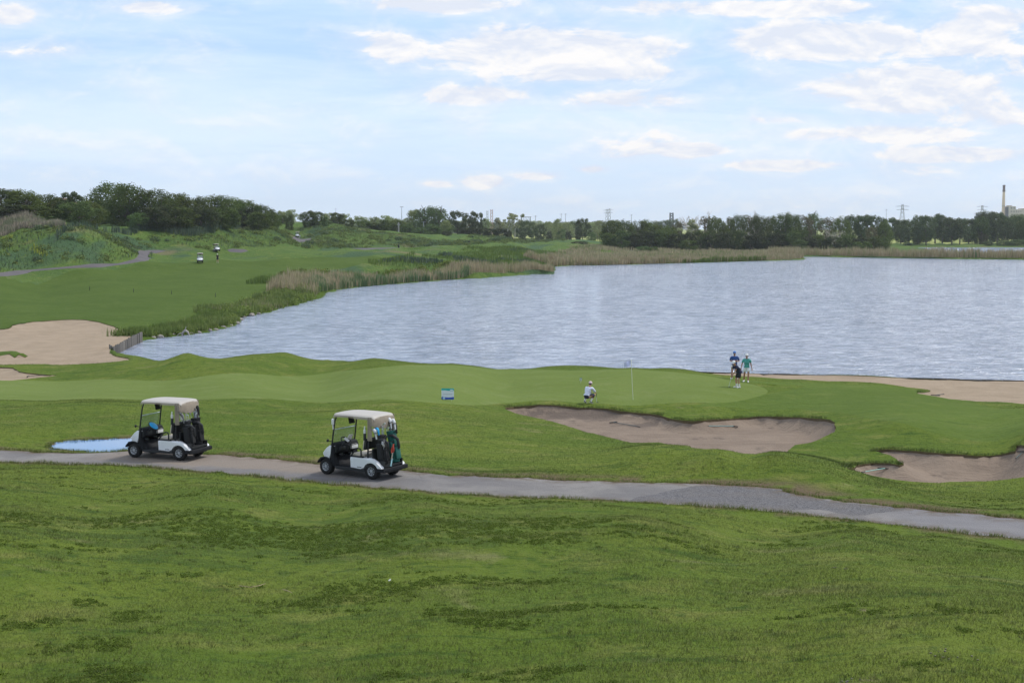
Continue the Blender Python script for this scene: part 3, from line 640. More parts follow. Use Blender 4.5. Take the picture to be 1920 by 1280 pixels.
# ------------------------------------------------------------------ mesh builder
class MB:
    def __init__(s): s.b = bmesh.new(); s.ms = []; s.cur = 0
    def mat(s, m):
        if m not in s.ms: s.ms.append(m)
        s.cur = s.ms.index(m); return s
    def _fin(s, fs, sm=False):
        for f in fs: f.material_index = s.cur; f.smooth = sm
    def box(s, c, d, rot=None, bev=0., taper=None):
        M = Matrix.Translation(c) @ (rot.to_4x4() if rot is not None else Matrix()) @ Matrix.Diagonal((*d, 1))
        n0 = len(s.b.faces); g = bmesh.ops.create_cube(s.b, size=1)
        vs = g['verts']
        if taper:
            for v in vs:
                if v.co.z > 0: v.co.x *= taper[0]; v.co.y *= taper[1]
        bmesh.ops.transform(s.b, matrix=M, verts=vs)
        if bev:
            es = list({e for v in vs for e in v.link_edges}); bmesh.ops.bevel(s.b, geom=es, offset=bev, segments=2, affect='EDGES', profile=.6)
        s.b.faces.ensure_lookup_table(); s._fin([s.b.faces[i] for i in range(n0, len(s.b.faces))], bev > 0); return s
    def tube(s, pts, r, seg=8, caps=True, flat=1.):
        pts = [Vector(p) for p in pts]; n = len(pts); rs = r if hasattr(r, '__len__') else [r]*n; rings = []; up = None
        for i, p in enumerate(pts):
            d = (pts[min(i+1, n-1)]-pts[max(i-1, 0)]).normalized()
            if up is None: up = d.orthogonal().normalized()
            a = (up-d*up.dot(d)); a = a.normalized() if a.length > 1e-6 else d.orthogonal().normalized(); up = a; b = d.cross(a)
            rings.append([s.b.verts.new(p+(a*math.cos(2*math.pi*k/seg)+b*math.sin(2*math.pi*k/seg)*flat)*rs[i]) for k in range(seg)])
        fs = []
        for i in range(n-1):
            for k in range(seg): fs.append(s.b.faces.new((rings[i][k], rings[i][(k+1) % seg], rings[i+1][(k+1) % seg], rings[i+1][k])))
        if caps: fs += [s.b.faces.new(rings[0][::-1]), s.b.faces.new(rings[-1])]
        s._fin(fs, True); return s
    def lathe(s, prof, M=None, seg=20, close=False):
        """profile of (r, z) about z, then moved by M"""
        rings = []; M = M or Matrix()
        for r, z in prof: rings.append([s.b.verts.new(M @ Vector((r*math.cos(2*math.pi*k/seg), r*math.sin(2*math.pi*k/seg), z))) for k in range(seg)])
        fs = []; n = len(rings)
        for i in range(n if close else n-1):
            j = (i+1) % n
            for k in range(seg): fs.append(s.b.faces.new((rings[i][k], rings[i][(k+1) % seg], rings[j][(k+1) % seg], rings[j][k])))
        if not close:
            fs.append(s.b.faces.new(rings[0][::-1])); fs.append(s.b.faces.new(rings[-1]))
        s._fin(fs, True); return s
    def prism(s, prof, y0, y1, M=None, bev=0., sm=False):
        """profile of (x, z) extruded from y0 to y1"""
        M = M or Matrix(); n0 = len(s.b.faces)
        a = [s.b.verts.new(M @ Vector((x, y0, z))) for x, z in prof]; b = [s.b.verts.new(M @ Vector((x, y1, z))) for x, z in prof]
        n = len(prof); fs = [s.b.faces.new(a), s.b.faces.new(b[::-1])]+[s.b.faces.new((a[i], b[i], b[(i+1) % n], a[(i+1) % n])) for i in range(n)]
        if bev:
            es = list({e for f in fs[:2] for e in f.edges}); bmesh.ops.bevel(s.b, geom=es, offset=bev, segments=2, affect='EDGES', profile=.6)
        s.b.faces.ensure_lookup_table(); s._fin([s.b.faces[i] for i in range(n0, len(s.b.faces))], sm); return s
    def ball(s, c, r, seg=12, rot=None):
        n0 = len(s.b.faces); r = r if hasattr(r, '__len__') else (r, r, r)
        M = Matrix.Translation(c) @ (rot.to_4x4() if rot is not None else Matrix()) @ Matrix.Diagonal((*r, 1))
        bmesh.ops.create_uvsphere(s.b, u_segments=seg, v_segments=max(6, seg*2//3), radius=1, matrix=M)
        s.b.faces.ensure_lookup_table(); s._fin([s.b.faces[i] for i in range(n0, len(s.b.faces))], True); return s
    def quad(s, ps, sm=False):
        s._fin([s.b.faces.new([s.b.verts.new(p) for p in ps])], sm); return s
    def grid(s, P, thick=0.):
        """surface from a 2D list of points"""
        V = [[s.b.verts.new(p) for p in row] for row in P]; fs = []
        for i in range(len(V)-1):
            for j in range(len(V[0])-1): fs.append(s.b.faces.new((V[i][j], V[i][j+1], V[i+1][j+1], V[i+1][j])))
        s._fin(fs, True); return s
    def build(s, name, mat=None, parent=None, loc=None, autosmooth=40):
        bmesh.ops.recalc_face_normals(s.b, faces=s.b.faces)
        me = bpy.data.meshes.new(name); s.b.to_mesh(me); s.b.free()
        for m in ([mat] if mat else s.ms): me.materials.append(m)
        if autosmooth:
            ang = R(autosmooth); fsm = [p.use_smooth for p in me.polygons]
            if any(fsm): me.set_sharp_from_angle(angle=ang)
        return link(name, me, parent, loc)
V = Vector
def arc(cx, cz, r, a0, a1, n=12): return [(cx+r*math.cos(R(a0+(a1-a0)*i/n)), cz+r*math.sin(R(a0+(a1-a0)*i/n))) for i in range(n+1)]
def eul(x=0, y=0, z=0):
    from mathutils import Euler
    return Euler((R(x), R(y), R(z))).to_matrix()
# palette
WHITE = pm('white_body_paint', (.78, .80, .84), .25, coat=.4, var=.03); BLK = pm('black_plastic', (.018, .019, .022), .55, var=.25); DGR = pm('dark_grey_plastic', (.017, .018, .021), .75, var=.2, spec=.2)
TYRE = pm('tyre_rubber', (.012, .012, .012), .85, var=.3, scale=20); ALU = pm('alloy_wheel', (.50, .52, .55), .4, .3, var=.06); BEIGE = pm('beige_canopy', (.42, .36, .295), .6, var=.06, scale=3)
ROOFW = pm('canopy_top', (.42, .395, .365), .55, var=.05, scale=3)
VINYL = pm('black_vinyl', (.016, .016, .018), .6, var=.3, scale=12, bump=.2); CREAM = pm('cream_vinyl', (.60, .53, .43), .55, var=.06); CANV = pm('beige_canvas', (.31, .26, .21), .9, var=.14, scale=8, bump=.4)
STEEL = pm('brushed_steel', (.55, .56, .58), .35, .8, var=.1); CYAN = pm('bright_blue_cover', (.02, .42, .85), .5, var=.08); REDC = pm('red_cloth', (.42, .055, .035), .9, var=.15)
GREENC = pm('dark_green_nylon', (.012, .115, .095), .75, var=.2); BAGBLK = pm('black_nylon', (.014, .014, .016), .8, var=.35, scale=15, bump=.3); LBLUE = pm('pale_blue_towel', (.33, .58, .66), .9, var=.1)
WCLOTH = pm('white_cloth', (.78, .78, .80), .85, var=.05); GREYC = pm('grey_leather', (.17, .17, .18), .6, var=.3); AMBER = pm('amber_lens', (.6, .22, .03), .3)
def glass_mat():
    m, t, b = newmat('clear_windscreen'); b.inputs['Base Color'].default_value = (.85, .92, .90, 1); b.inputs['Roughness'].default_value = .05
    b.inputs['Transmission Weight'].default_value = 0
    tr = t.node('ShaderNodeBsdfTransparent'); tr.inputs[0].default_value = (.78, .86, .84, 1); gl = t.node('ShaderNodeBsdfDiffuse')
    t.put(gl.inputs[0], t.mix(t.noise(t.node('ShaderNodeTexCoord').outputs['Object'], 3, 3), (.42, .50, .52), (.52, .58, .60)))
    mx = t.node('ShaderNodeMixShader'); mx.inputs[0].default_value = .20; t.l.new(tr.outputs[0], mx.inputs[1]); t.l.new(gl.outputs[0], mx.inputs[2])
    mx2 = t.node('ShaderNodeMixShader'); mx2.inputs[0].default_value = .10; g2 = t.node('ShaderNodeBsdfGlossy'); g2.inputs['Roughness'].default_value = .05
    t.l.new(mx.outputs[0], mx2.inputs[1]); t.l.new(g2.outputs[0], mx2.inputs[2]); t.l.new(mx2.outputs[0], m.node_tree.nodes['Material Output'].inputs[0]); return m
GLASS = glass_mat()
# ------------------------------------------------------------------ golf cart: x forward, y left (driver's side), z up
KX = 1.08
def wheel(parent, x, y, side):
    w = empty('wheel', (x, y, .235)); w.parent = parent
    M = eul(x=-90*side).to_4x4()       # lathe z -> outward
    t = MB().lathe([(.125, -.095), (.195, -.105), (.222, -.085), (.235, -.05), (.235, .05), (.222, .085), (.195, .102), (.130, .095), (.118, .06), (.118, -.06)], M, 32, close=True)
    for k in range(36):
        a = 2*math.pi*k/36
        t.box(M @ V((.234*math.cos(a), .234*math.sin(a), .035*(1 if k % 2 else -1))), (.014, .018, .06), (M @ Matrix.Rotation(a, 4, 'Z')).to_3x3())
    t.build('tyre', TYRE, w)
    r = MB().mat(BLK).lathe([(.0, .03), (.118, .03), (.118, .02), (.0, .02)][1:3]+[(.02, .02)], M, 24)
    r.mat(ALU).lathe([(.116, .05), (.126, .078), (.130, .088), (.124, .092), (.114, .080), (.110, .055)], M, 32, close=True)
    r.lathe([(.030, .05), (.034, .085), (.026, .096), (.004, .098)], M, 16)
    for k in range(8):
        a = 2*math.pi*k/8; rr = Matrix.Rotation(a, 4, 'Z')
        ps = [(.022, -.006), (.022, .006), (.080, .008), (.114, .012), (.114, -.012), (.080, -.008)]
        top = [r.b.verts.new(M @ rr @ V((px_, py_, .086))) for px_, py_ in ps]; bot = [r.b.verts.new(M @ rr @ V((px_, py_, .06))) for px_, py_ in ps]
        fs = [r.b.faces.new(top)]+[r.b.faces.new((top[i], bot[i], bot[(i+1) % 6], top[(i+1) % 6])) for i in range(6)]; r._fin(fs)
    r.build('rim', None, w)
def make_cart():
    c = empty('golf_cart', (0, 0, 0))
    HW = .575
    # chassis and running boards
    MB().prism([(.05, .19), (2.02, .19), (2.08, .26), (1.98, .30), (.05, .30)], -.42, .42, bev=.01).build('chassis', BLK, c)
    MB().mat(BLK).prism([(.62, .20), (1.62, .20), (1.66, .27), (1.60, .285), (.62, .285)], .42, HW, bev=.012).build('running_board', None, c)
    MB().mat(BLK).prism([(.62, .20), (1.62, .20), (1.66, .27), (1.60, .285), (.62, .285)], -HW, -.42, bev=.012).build('running_board', None, c)
    MB().prism([(1.06, .287), (1.62, .287), (1.84, .48), (1.81, .50), (1.59, .31), (1.06, .31)], -.50, .50).build('floor_mat', DGR, c)
    # rear body: painted sides with a wheel arch, seat box between
    side = [(1.10, .29), (1.115, .56), (1.10, .60), (.98, .605), (.70, .60), (.47, .615), (.36, .60), (.22, .52), (.08, .36), (.02, .30)]+arc(.42, .235, .275, 168, 14, 14)+[(.72, .29)]
    side = side[:9]+[(.0, .31), (.15, .285)]+arc(.42, .235, .272, 165, 12, 14)+[(.74, .285)]
    b = MB().mat(WHITE)
    for y0, y1 in ((.44, HW), (-HW, -.44)): b.prism(side, y0, y1, bev=.022, sm=True)
    b.box((.88, 0, .57), (.36, .90, .07), bev=.02)
    b.build('rear_body', None, c)
    MB().mat(BLK).box((.80, 0, .43), (.50, .88, .26)).box((.42, .0, .33), (.56, .86, .12)).build('seat_box', None, c)
    for s in (1, -1):
        lt = MB().mat(DGR).box((.80, s*(HW+.0015), .335), (.15, .003, .006))
        for i, w_ in enumerate((.022, .012, .020, .016, .022)): lt.box((.86-i*.030, s*(HW+.002), .335), (w_, .004, .020))
        lt.build('badge', None, c)
    # front cowl
    def sec(x, hw, zt, zb, n=10):
        return [(x-.10*abs(math.sin(t))**3, hw*math.sin(t), zt-(zt-zb)*(1-math.cos(t))*.28) for t in np.linspace(-math.pi/2, math.pi/2, n)]
    cw_ = MB().mat(WHITE)
    rows = []
    for x, hw, z in ((1.80, .555, .92), (1.90, .545, .895), (2.02, .52, .82), (2.12, .49, .71), (2.19, .45, .58), (2.21, .43, .47)):
        rows.append([(x-.16*abs(t)**3, hw*t, z-.05*t*t) for t in np.linspace(-1, 1, 13)])
    cw_.grid(rows)
    for s in (1, -1):
        cw_.prism([(1.76, .88), (1.80, .62), (1.86, .44), (1.93, .47), (2.00, .53), (2.06, .60), (2.02, .70), (1.93, .80), (1.84, .87)], s*.50, s*.565, bev=.015, sm=True)
    cw_.build('front_cowl', None, c)
    fb = MB().mat(DGR)
    arch = arc(1.98, .235, .30, 20, 158, 10)+arc(1.98, .235, .262, 158, 20, 10)
    for s in (1, -1): fb.prism(arch, s*.40, s*.585, bev=.012, sm=True).prism([(1.60, .27), (1.72, .27), (1.80, .60), (1.76, .90), (1.70, .90), (1.71, .60)], s*.42, s*.57, bev=.012, sm=True)
    fb.box((2.20, 0, .40), (.12, .90, .16), bev=.03).box((2.14, 0, .30), (.14, .70, .12), bev=.03)
    fb.build('front_bumper', None, c)
    for s in (1, -1):
        MB().ball((2.14, s*.36, .60), (.05, .075, .04)).build('headlight', pm('headlight_lens', (.75, .78, .8), .1, var=.02), c)
    # dash, column, steering wheel
    d = MB().mat(DGR).prism([(1.62, .68), (1.60, .80), (1.66, .92), (1.78, .95), (1.84, .88), (1.84, .60), (1.72, .60)], -.52, .52, bev=.02, sm=True)
    d.mat(BLK).box((1.60, .28, .78), (.06, .26, .12), bev=.02).box((1.60, -.28, .76), (.06, .34, .14), bev=.02)
    d.mat(WCLOTH).box((1.585, .44, .74), (.01, .09, .04), eul(y=12))
    d.build('dashboard', None, c)
    MB().mat(BLK).tube([(1.72, .28, .72), (1.46, .28, .99)], [.04, .028]).build('steering_column', None, c)
    sw = empty('steering_wheel', (1.45, .28, 1.0)); sw.parent = c
    Mr = eul(y=-40).to_4x4(); n = 28
    ring = [Mr @ V((.175*math.cos(2*math.pi*k/n), .175*math.sin(2*math.pi*k/n), 0)) for k in range(n+1)]
    r = MB().mat(BLK).tube(ring, .016, 8, caps=False)
    for k in (0, 1, 2): r.tube([Mr @ V((0, 0, -.02)), Mr @ V((.165*math.cos(k*2.094+1.57), .165*math.sin(k*2.094+1.57), 0))], .013, 6)
    r.build('wheel_rim', None, sw)
    # cushions, hip rails, backrest
    for y in (.25, -.25): MB().mat(CREAM).box((.95, y, .655), (.44, .46, .085), bev=.03).build('seat', None, c)
    for s in (1, -1):
        h = MB().mat(BLK)
        h.box((.93, s*.50, .62), (.42, .09, .05), bev=.015)
        h.tube([(1.14, s*.515, .63), (1.10, s*.52, .66), (.96, s*.525, .82), (.88, s*.525, .875), (.80, s*.525, .86), (.77, s*.525, .80), (.78, s*.515, .63)], .022, 8)
        h.build('hip_rail', None, c)
    br = MB().mat(CREAM)
    for y in (.25, -.25): br.box((.715, y, .99), (.05, .46, .34), eul(y=-8), bev=.025)
    br.mat(VINYL).box((.66, 0, 1.0), (.09, .99, .33), eul(y=-8), bev=.035)
    br.build('backrest', None, c)
    for s in (1, -1): MB().mat(BLK).tube([(.64, s*.40, .60), (.62, s*.40, 1.1)], .018).build('backrest_support', None, c)
    # roof posts
    for s in (1, -1): MB().mat(BLK).tube([(1.77, s*.53, .86), (1.74, s*.53, 1.10), (1.67, s*.515, 1.60), (1.61, s*.50, 1.78)], .022, 8).build('front_post', None, c)
    st = MB().mat(BLK)
    for s in (1, -1): st.tube([(.56, s*.50, .60), (.52, s*.50, 1.2), (.50, s*.49, 1.80)], .018, 8)
    st.tube([(.54, .50, 1.12), (.54, -.50, 1.12)], .018).tube([(.54, .50, .80), (.54, -.50, .80)], .018)
    st.build('rear_post', None, c)
    # roof: shallow moulded shell with handle grips
    rf = MB(); xs = np.linspace(0, 1, 25); X0, X1 = .36, 1.76
    def prof(t):   # outline half width and edge height along the roof
        hw = .56*(1-.16*abs(2*t-1)**7); return hw
    rows = []; under = []
    for t in xs:
        x = X0+(X1-X0)*t; hw = prof(t); e = min(t, 1-t); drop = .05*max(0, 1-e/.05)**2
        zt = 1.862-.022*abs(2*t-1)**3-drop
        rows.append([(x, hw*v, zt-.020*v*v-.040*max(0, (abs(v)-.90)/.10)**1.5) for v in np.linspace(-1, 1, 23)])
    rf.mat(ROOFW).grid(rows)
    rf.mat(BEIGE)
    for s in (0, -1):
        sk = []; 
        for r_, t in zip(rows, xs):
            x, y, z = r_[s]; dip = .050+.026*math.exp(-((t-.42)/.22)**2)+.010*math.sin(t*9)
            sk.append([(x, y, z), (x, y*1.012, z-dip*.5), (x, y*1.004, z-dip)])
        rf.grid(sk)
        t = .42; x, y, z = rows[int(.42*24)][s]; 
    for e in (0, -1):
        rf.grid([[(x, y, z), (x+(.008 if e else -.008), y, z-.03), (x, y, z-.065)] for x, y, z in rows[e]])
    rf.mat(BEIGE).grid([[(x, y*.985, z-.045) for x, y, z in r_] for r_ in rows])
    rf.build('roof', None, c)
    GRIP = pm('grip_recess', (.16, .12, .10), .8)
    for s in (1, -1): MB().mat(GRIP).box((1.08, s*.569, 1.765), (.17, .014, .022), bev=.006).build('grip', None, c)
    # windscreen: folded lower panel with pale edges
    wf = empty('windscreen', (0, 0, 0)); wf.parent = c
    a, b_ = V((1.795, 0, .93)), V((1.725, 0, 1.345))
    MB().mat(GLASS).quad([a+V((0, -.50, 0)), a+V((0, .50, 0)), b_+V((0, .50, 0)), b_+V((0, -.50, 0))]).build('pane', None, wf)
    ed = MB().mat(pm('windscreen_edge', (.62, .72, .82), .3, var=.04)).tube([a+V((0, -.51, 0)), a+V((0, .51, 0))], .014, 6).tube([b_+V((0, -.51, 0)), b_+V((0, .51, 0))], .016, 6)
    ed.build('frame', None, wf)
    mr = MB().mat(BLK).ball((1.86, .60, 1.02), (.03, .045, .045)).tube([(1.78, .53, 1.0), (1.86, .60, 1.02)], .012, 6); mr.build('side_mirror', None, c)
    MB().mat(DGR).box((1.46, .02, 1.60), (.03, .24, .20), eul(y=12), bev=.008).box((1.50, .02, 1.74), (.04, .10, .12)).build('display_screen', None, c)
    # rear bumper, bag well, bag strap bar and canvas curtain
    MB().mat(DGR).box((.02, 0, .285), (.12, 1.06, .12), bev=.03).prism([(.22, .23), (.20, .345), (-.03, .345), (-.035, .235)], .42, .585, bev=.015).prism([(.22, .23), (.20, .345), (-.03, .345), (-.035, .235)], -.585, -.42, bev=.015).build('rear_bumper', None, c)
    MB().mat(BLK).box((.24, 0, .40), (.42, .84, .05)).box((.46, 0, .62), (.04, .84, .50)).box((.24, .425, .44), (.40, .02, .20)).box((.24, -.425, .44), (.40, .02, .20)).build('bag_well', None, c)
    cv = MB().mat(CANV)
    for s in (1, -1):
        cv.grid([[(.50-.018*math.sin(k*2.3+z*5), s*(.55-.012*math.cos(k*1.9)), z) for z in (1.80, 1.55, 1.3, 1.12)] if k < 6 else [(.50, s*.55, z) for z in (1.80, 1.55, 1.3, 1.12)] for k in np.linspace(0, 5.5, 7)])
        cv.grid([[(.55-.16*k, s*(.535+.012*math.sin(k*9+z*3)), z) for z in (1.80, 1.6, 1.35, 1.12)] for k in np.linspace(0, 1, 7)])
    # gathered hood behind the roof, open below
    hood = []
    for k in np.linspace(0, 1, 19):
        y = .545*math.cos(k*math.pi) if .12 < k < .88 else (.545 if k < .5 else -.545); x = .46-.15*math.sin(k*math.pi)**.6
        low = 1.50+.05*math.cos(k*math.pi*2)-.02*math.sin(k*40)
        hood.append([(x+.05, y*.97, 1.80), (x+.005*math.sin(k*55), y, 1.68), (x+.02, y, low)])
    cv.grid(hood)
    cv.build('rain_curtain', None, c)
    for o in list(c.children):       # final length
        for q in ([o] if o.type == 'MESH' else list(o.children)): q.data.transform(Matrix.Diagonal((KX if o.type == 'MESH' or o.name.startswith('windscreen') else 1, 1, 1, 1)))
        if o.type == 'EMPTY': o.location.x *= KX
    for x in (1.98, .42):
        for s in (1, -1): wheel(c, x*KX, s*.465, s)
    return c
def sand_bottle(loc, label):
    o = empty('sand_bottle', loc, 0, label, 'bottle', 'seed bottles on the golf carts')
    MB().lathe([(.042, .0), (.042, .19), (.034, .205)], None, 14).build('holder', BLK, o)
    MB().lathe([(.036, .195), (.040, .26), (.036, .30), (.018, .325), (.018, .40), (.012, .41)], None, 14).build('bottle_body', WCLOTH, o)
    return o
def clubs(parent, n, top, r, heads=None, seed=1):
    rs = random.Random(seed)
    for i in range(n):
        a = rs.random()*6.28; q = r*math.sqrt(rs.random()); x, y = q*math.cos(a), q*math.sin(a); h = top+rs.uniform(.06, .30)
        tx, ty = x*1.9+rs.uniform(-.03, .03), y*1.9+rs.uniform(-.03, .03)
        cl = MB().mat(STEEL).tube([(x*.6, y*.6, top-.5), (tx, ty, h)], .007, 5)
        kind = (heads[i] if heads and i < len(heads) else 'iron')
        if kind == 'iron':
            cl.prism([(-.008, 0), (.065, .012), (.088, .052), (.066, .068), (-.004, .022)], -.008, .008, Matrix.Translation((tx, ty, h-.01)) @ Matrix.Rotation(a*3, 4, 'Z'))
        else:
            m = {'white': WCLOTH, 'grey': GREYC, 'black': BAGBLK, 'blue': CYAN}[kind]
            cl.mat(m).tube([(tx, ty, h-.20), (tx, ty, h-.05), (tx+.01, ty, h+.03), (tx+.05, ty, h+.09), (tx+.09, ty, h+.10)], [.022, .030, .045, .055, .03], 10, flat=.8)
            if kind == 'white': cl.mat(BAGBLK).box((tx, ty, h-.02), (.09, .08, .02), bev=.004)
        cl.build('club', None, parent)
def golf_bag(name, loc, rz, tilt, body, label, nclub, heads, seed, trim=None, h=.86, r=.135, extras=None):
    o = empty(name, loc, rz, label, 'golf bag', 'golf bags strapped on the carts'); o.rotation_euler = (0, R(tilt), rz)
    prof = [(r*.92, 0), (r*1.02, .03), (r*.98, .3), (r*.95, .6), (r*1.05, h-.08), (r*1.12, h-.02), (r*1.06, h), (r*.9, h-.01)]
    MB().lathe(prof, None, 22).build('bag_body', body, o)
    p = MB().mat(body).box((-r*.95, 0, .25), (.11, .20, .34), bev=.035).box((-r*.9, 0, .56), (.08, .17, .20), bev=.03).box((0, r*.95, .38), (.17, .08, .44), bev=.03).box((0, -r*.95, .38), (.17, .08, .44), bev=.03)
    p.build('pocket', None, o)
    s = MB().mat(trim or BLK).tube([(-.02, r, h-.12), (-.17, r*.9, h-.14), (-.24, .03, h-.26), (-.20, -.03, h-.5), (-.13, 0, h-.6)], .022, 8, flat=2.)
    s.tube([(-r*1.0, .05, h-.06), (-r*1.55, .02, h-.02), (-r*1.0, -.05, h-.06)], .014, 6)
    s.build('shoulder_strap', None, o)
    st = MB().mat(BLK); M = [(r*1.03*math.cos(a), r*1.03*math.sin(a), .60) for a in np.linspace(0, 2*math.pi, 20)]
    st.tube(M, .02, 6, caps=False); st.build('buckle_strap', None, o)
    clubs(o, nclub, h, r*.7, heads, seed)
    return o
def place_on(pxc, Y, rz):
    x = (pxc-960)/F*Y
    fx, fy = math.cos(rz), math.sin(rz); zs = []
    for dx in (-.80, .89):
        for dy in (.46, -.46): zs.append(hz(x+dx*fx-dy*fy, Y+dx*fy+dy*fx))
    return V((x, Y, max(zs)))
CART_LABELS = {}
cart = make_cart()
def setcart(o, pxc, Y, rz, label, group='golf carts parked around the course'):
    p = place_on(pxc, Y, rz); f = V((math.cos(rz), math.sin(rz), 0))
    o.location = p-f*1.25; o.location.z = p.z+.002
    o.rotation_euler = (0, 0, rz); tag(o, label, 'golf cart', group); bpy.context.view_layer.update(); return o
def local(o, p): return o.location+Matrix.Rotation(o.rotation_euler.z, 3, 'Z') @ V((p[0]*KX, p[1], p[2]))
A1, A2 = math.pi-R(21), math.pi-R(32)
c1 = setcart(cart, 308, 44.9, A1, 'white golf cart with bright blue steering wheel cover, parked on the path beside the puddle')
c2 = setcart(copy_tree(cart), 674, 41.6, A2, 'white golf cart carrying a green golf bag, parked on the path nearest the camera')
# the blue cover lies on the first cart's wheel only
sw = [k for k in c1.children if k.name.startswith('steering_wheel')][0]
Mr = eul(y=-40).to_4x4()
MB().mat(CYAN).lathe([(.02, .012), (.15, .012), (.158, .02), (.14, .034), (.02, .04)], Mr @ Matrix.Diagonal((1, 1, 1, 1)), 22).build('wheel_cover', None, sw)
sw2 = [k for k in c2.children if k.name.startswith('steering_wheel')][0]
MB().mat(BLK).lathe([(.01, .0), (.05, .0), (.05, .02), (.01, .02)], Mr, 12).mat(WCLOTH).box(Mr @ V((.03, -.02, .03)), (.16, .14, .006), Mr.to_3x3() @ eul(z=20)).build('scorecard', None, sw2)
MB().mat(WCLOTH).box((1.60, .06, 1.10), (.012, .20, .16), eul(x=8, y=-25)).build('card_holder', None, c2)
gl = MB().mat(WCLOTH).box((0, 0, .06), (.05, .09, .12), bev=.02)
for i, h_ in enumerate((.075, .09, .085, .065)): gl.tube([(0, -.033+i*.022, -.0), (.004, -.036+i*.024, -h_)], .0095, 6)
gl.tube([(0, .045, .05), (.01, .075, .0)], .011, 6)
g_ = gl.build('golf_glove', None); g_.location = local(c2, (1.70, .565, 1.50)); g_.scale = (1.5, 1.5, 1.5); tag(g_, 'white glove hung on the front roof post of the nearer golf cart', 'glove')
sand_bottle(local(c1, (.66, .50, 1.12)), 'white seed bottle in black holder beside the seat of the cart by the puddle')
sand_bottle(local(c2, (.66, .50, 1.12)), 'white seed bottle in black holder beside the seat of the cart nearest the camera')
golf_bag('golf_bag', local(c1, (.22, .25, .43)), A1+R(8), 8, BAGBLK, 'black golf bag with pale grey head cover, left bag on the cart by the puddle', 8, ['grey', 'iron', 'iron', 'white'], 3, h=.80)
golf_bag('golf_bag', local(c1, (.22, -.24, .43)), A1-R(6), 8, BAGBLK, 'black golf bag with looped strap, right bag on the cart by the puddle', 7, ['black', 'iron'], 5, h=.84)
golf_bag('golf_bag', local(c2, (.20, .25, .43)), A2+R(10), 9, BAGBLK, 'black golf bag with tall white head cover, on the cart nearest the camera', 9, ['white', 'iron', 'iron', 'blue', 'iron'], 8, h=.86)
b2 = golf_bag('golf_bag', local(c2, (.16, -.25, .43)), A2-R(8), 10, GREENC, 'dark green golf bag with white and black head covers on the nearest cart', 8, ['white', 'black', 'black', 'iron', 'white'], 12, h=.92)
# drink cooler behind the seat of the first cart; towels on the second
k = empty('cool_box', local(c1, (.60, .30, .66)), A1, 'small black soft cooler hung behind the seat of the cart by the puddle', 'cooler')
MB().box((0, .0, .11), (.19, .34, .24), bev=.04).build('box_body', BAGBLK, k); MB().box((0, 0, .245), (.20, .35, .04), bev=.015).build('lid', DGR, k)
tw = MB().mat(REDC); P = []
for i, z in enumerate(np.linspace(0, -.26, 7)): P.append([(.02*math.sin(i*1.1+j), -.05+.028*j*(1+.05*i), z) for j in range(5)])
tw.grid(P); tw.mat(pm('tan_towel', (.45, .42, .36), .9)).grid([[(.01+.02*math.sin(i*.9+j), -.05+.022*j, -.26-.06*i) for j in range(5)] for i in range(4)])
tw.mat(LBLUE).grid([[(.02*math.sin(i*.8+j), -.06+.03*j, -.44-.07*i) for j in range(5)] for i in range(4)])
o = tw.build('towel', None); o.location = local(c2, (-.03, .10, 1.02)); o.rotation_euler = (R(4), R(-6), A2); tag(o, 'red and pale blue towel hanging from the bags of the nearest cart', 'towel')
mt = MB().mat(STEEL); rs = random.Random(4)
for i in range(9): mt.box((rs.uniform(-.02, .02), rs.uniform(-.05, .05), rs.uniform(-.12, .1)), (.01, .03, .09), eul(rs.uniform(-40, 40), 0, rs.uniform(0, 90)), bev=.002)
o = mt.build('tool_bunch', None); o.location = local(c2, (.10, .42, 1.03)); o.rotation_euler = (0, 0, A2); tag(o, 'bunch of shiny metal tools hanging on the black bag of the nearest cart', 'tools')
# carts far off on the fairway and hill paths
setcart(copy_tree(cart), 376, hitb(376, 493, height)[1], R(-78), 'distant white golf cart standing on the fairway beside the lone golfer')
setcart(copy_tree(cart), 407, hitb(407, 473.5, height)[1], R(-60), 'distant white golf cart on the far cart path behind the lone golfer')
setcart(copy_tree(cart), 559, hitb(559, 447, height)[1], R(-88), 'tiny far white golf cart climbing the hill path beside a white post')
for o in [k for k in S.objects if k.name.startswith('golf_cart') and k.location.y > 100]:
    for w in [q for q in o.children if q.name.startswith('steering_wheel')]:
        for z in list(w.children):
            if z.name.startswith(('wheel_cover', 'scorecard')): bpy.data.objects.remove(z)
# ------------------------------------------------------------------ people
SKIN = pm('skin', (.50, .28, .19), .6, var=.06, spec=.3); HAIRM = pm('brown_hair', (.05, .03, .02), .8, var=.3)
def skin_mesh(name, nodes, edges, mat, parent, root=0, sub=1):
    """one continuous surface grown on a skeleton; nodes = (co, rx, ry)"""
    me = bpy.data.meshes.new(name); me.from_pydata([n[0] for n in nodes], edges, []); o = bpy.data.objects.new('tmp', me); COL.objects.link(o)
    md = o.modifiers.new('skin', 'SKIN'); md.use_smooth_shade = True; md.branch_smoothing = .3
    for i, n in enumerate(nodes): v = me.skin_vertices[0].data[i]; v.radius = (n[1], n[2] if len(n) > 2 else n[1]); v.use_root = (i == root)
    sb = o.modifiers.new('sub', 'SUBSURF'); sb.levels = sub; sb.render_levels = sub
    bpy.context.view_layer.update()
    ev = o.evaluated_get(bpy.context.evaluated_depsgraph_get()); m2 = bpy.data.meshes.new_from_object(ev); m2.name = name
    bpy.data.objects.remove(o); m2.materials.clear(); m2.materials.append(mat)
    for p in m2.polygons: p.use_smooth = True
    return link(name, m2, parent)
def lerp(a, b, t): return tuple(V(a).lerp(V(b), t))
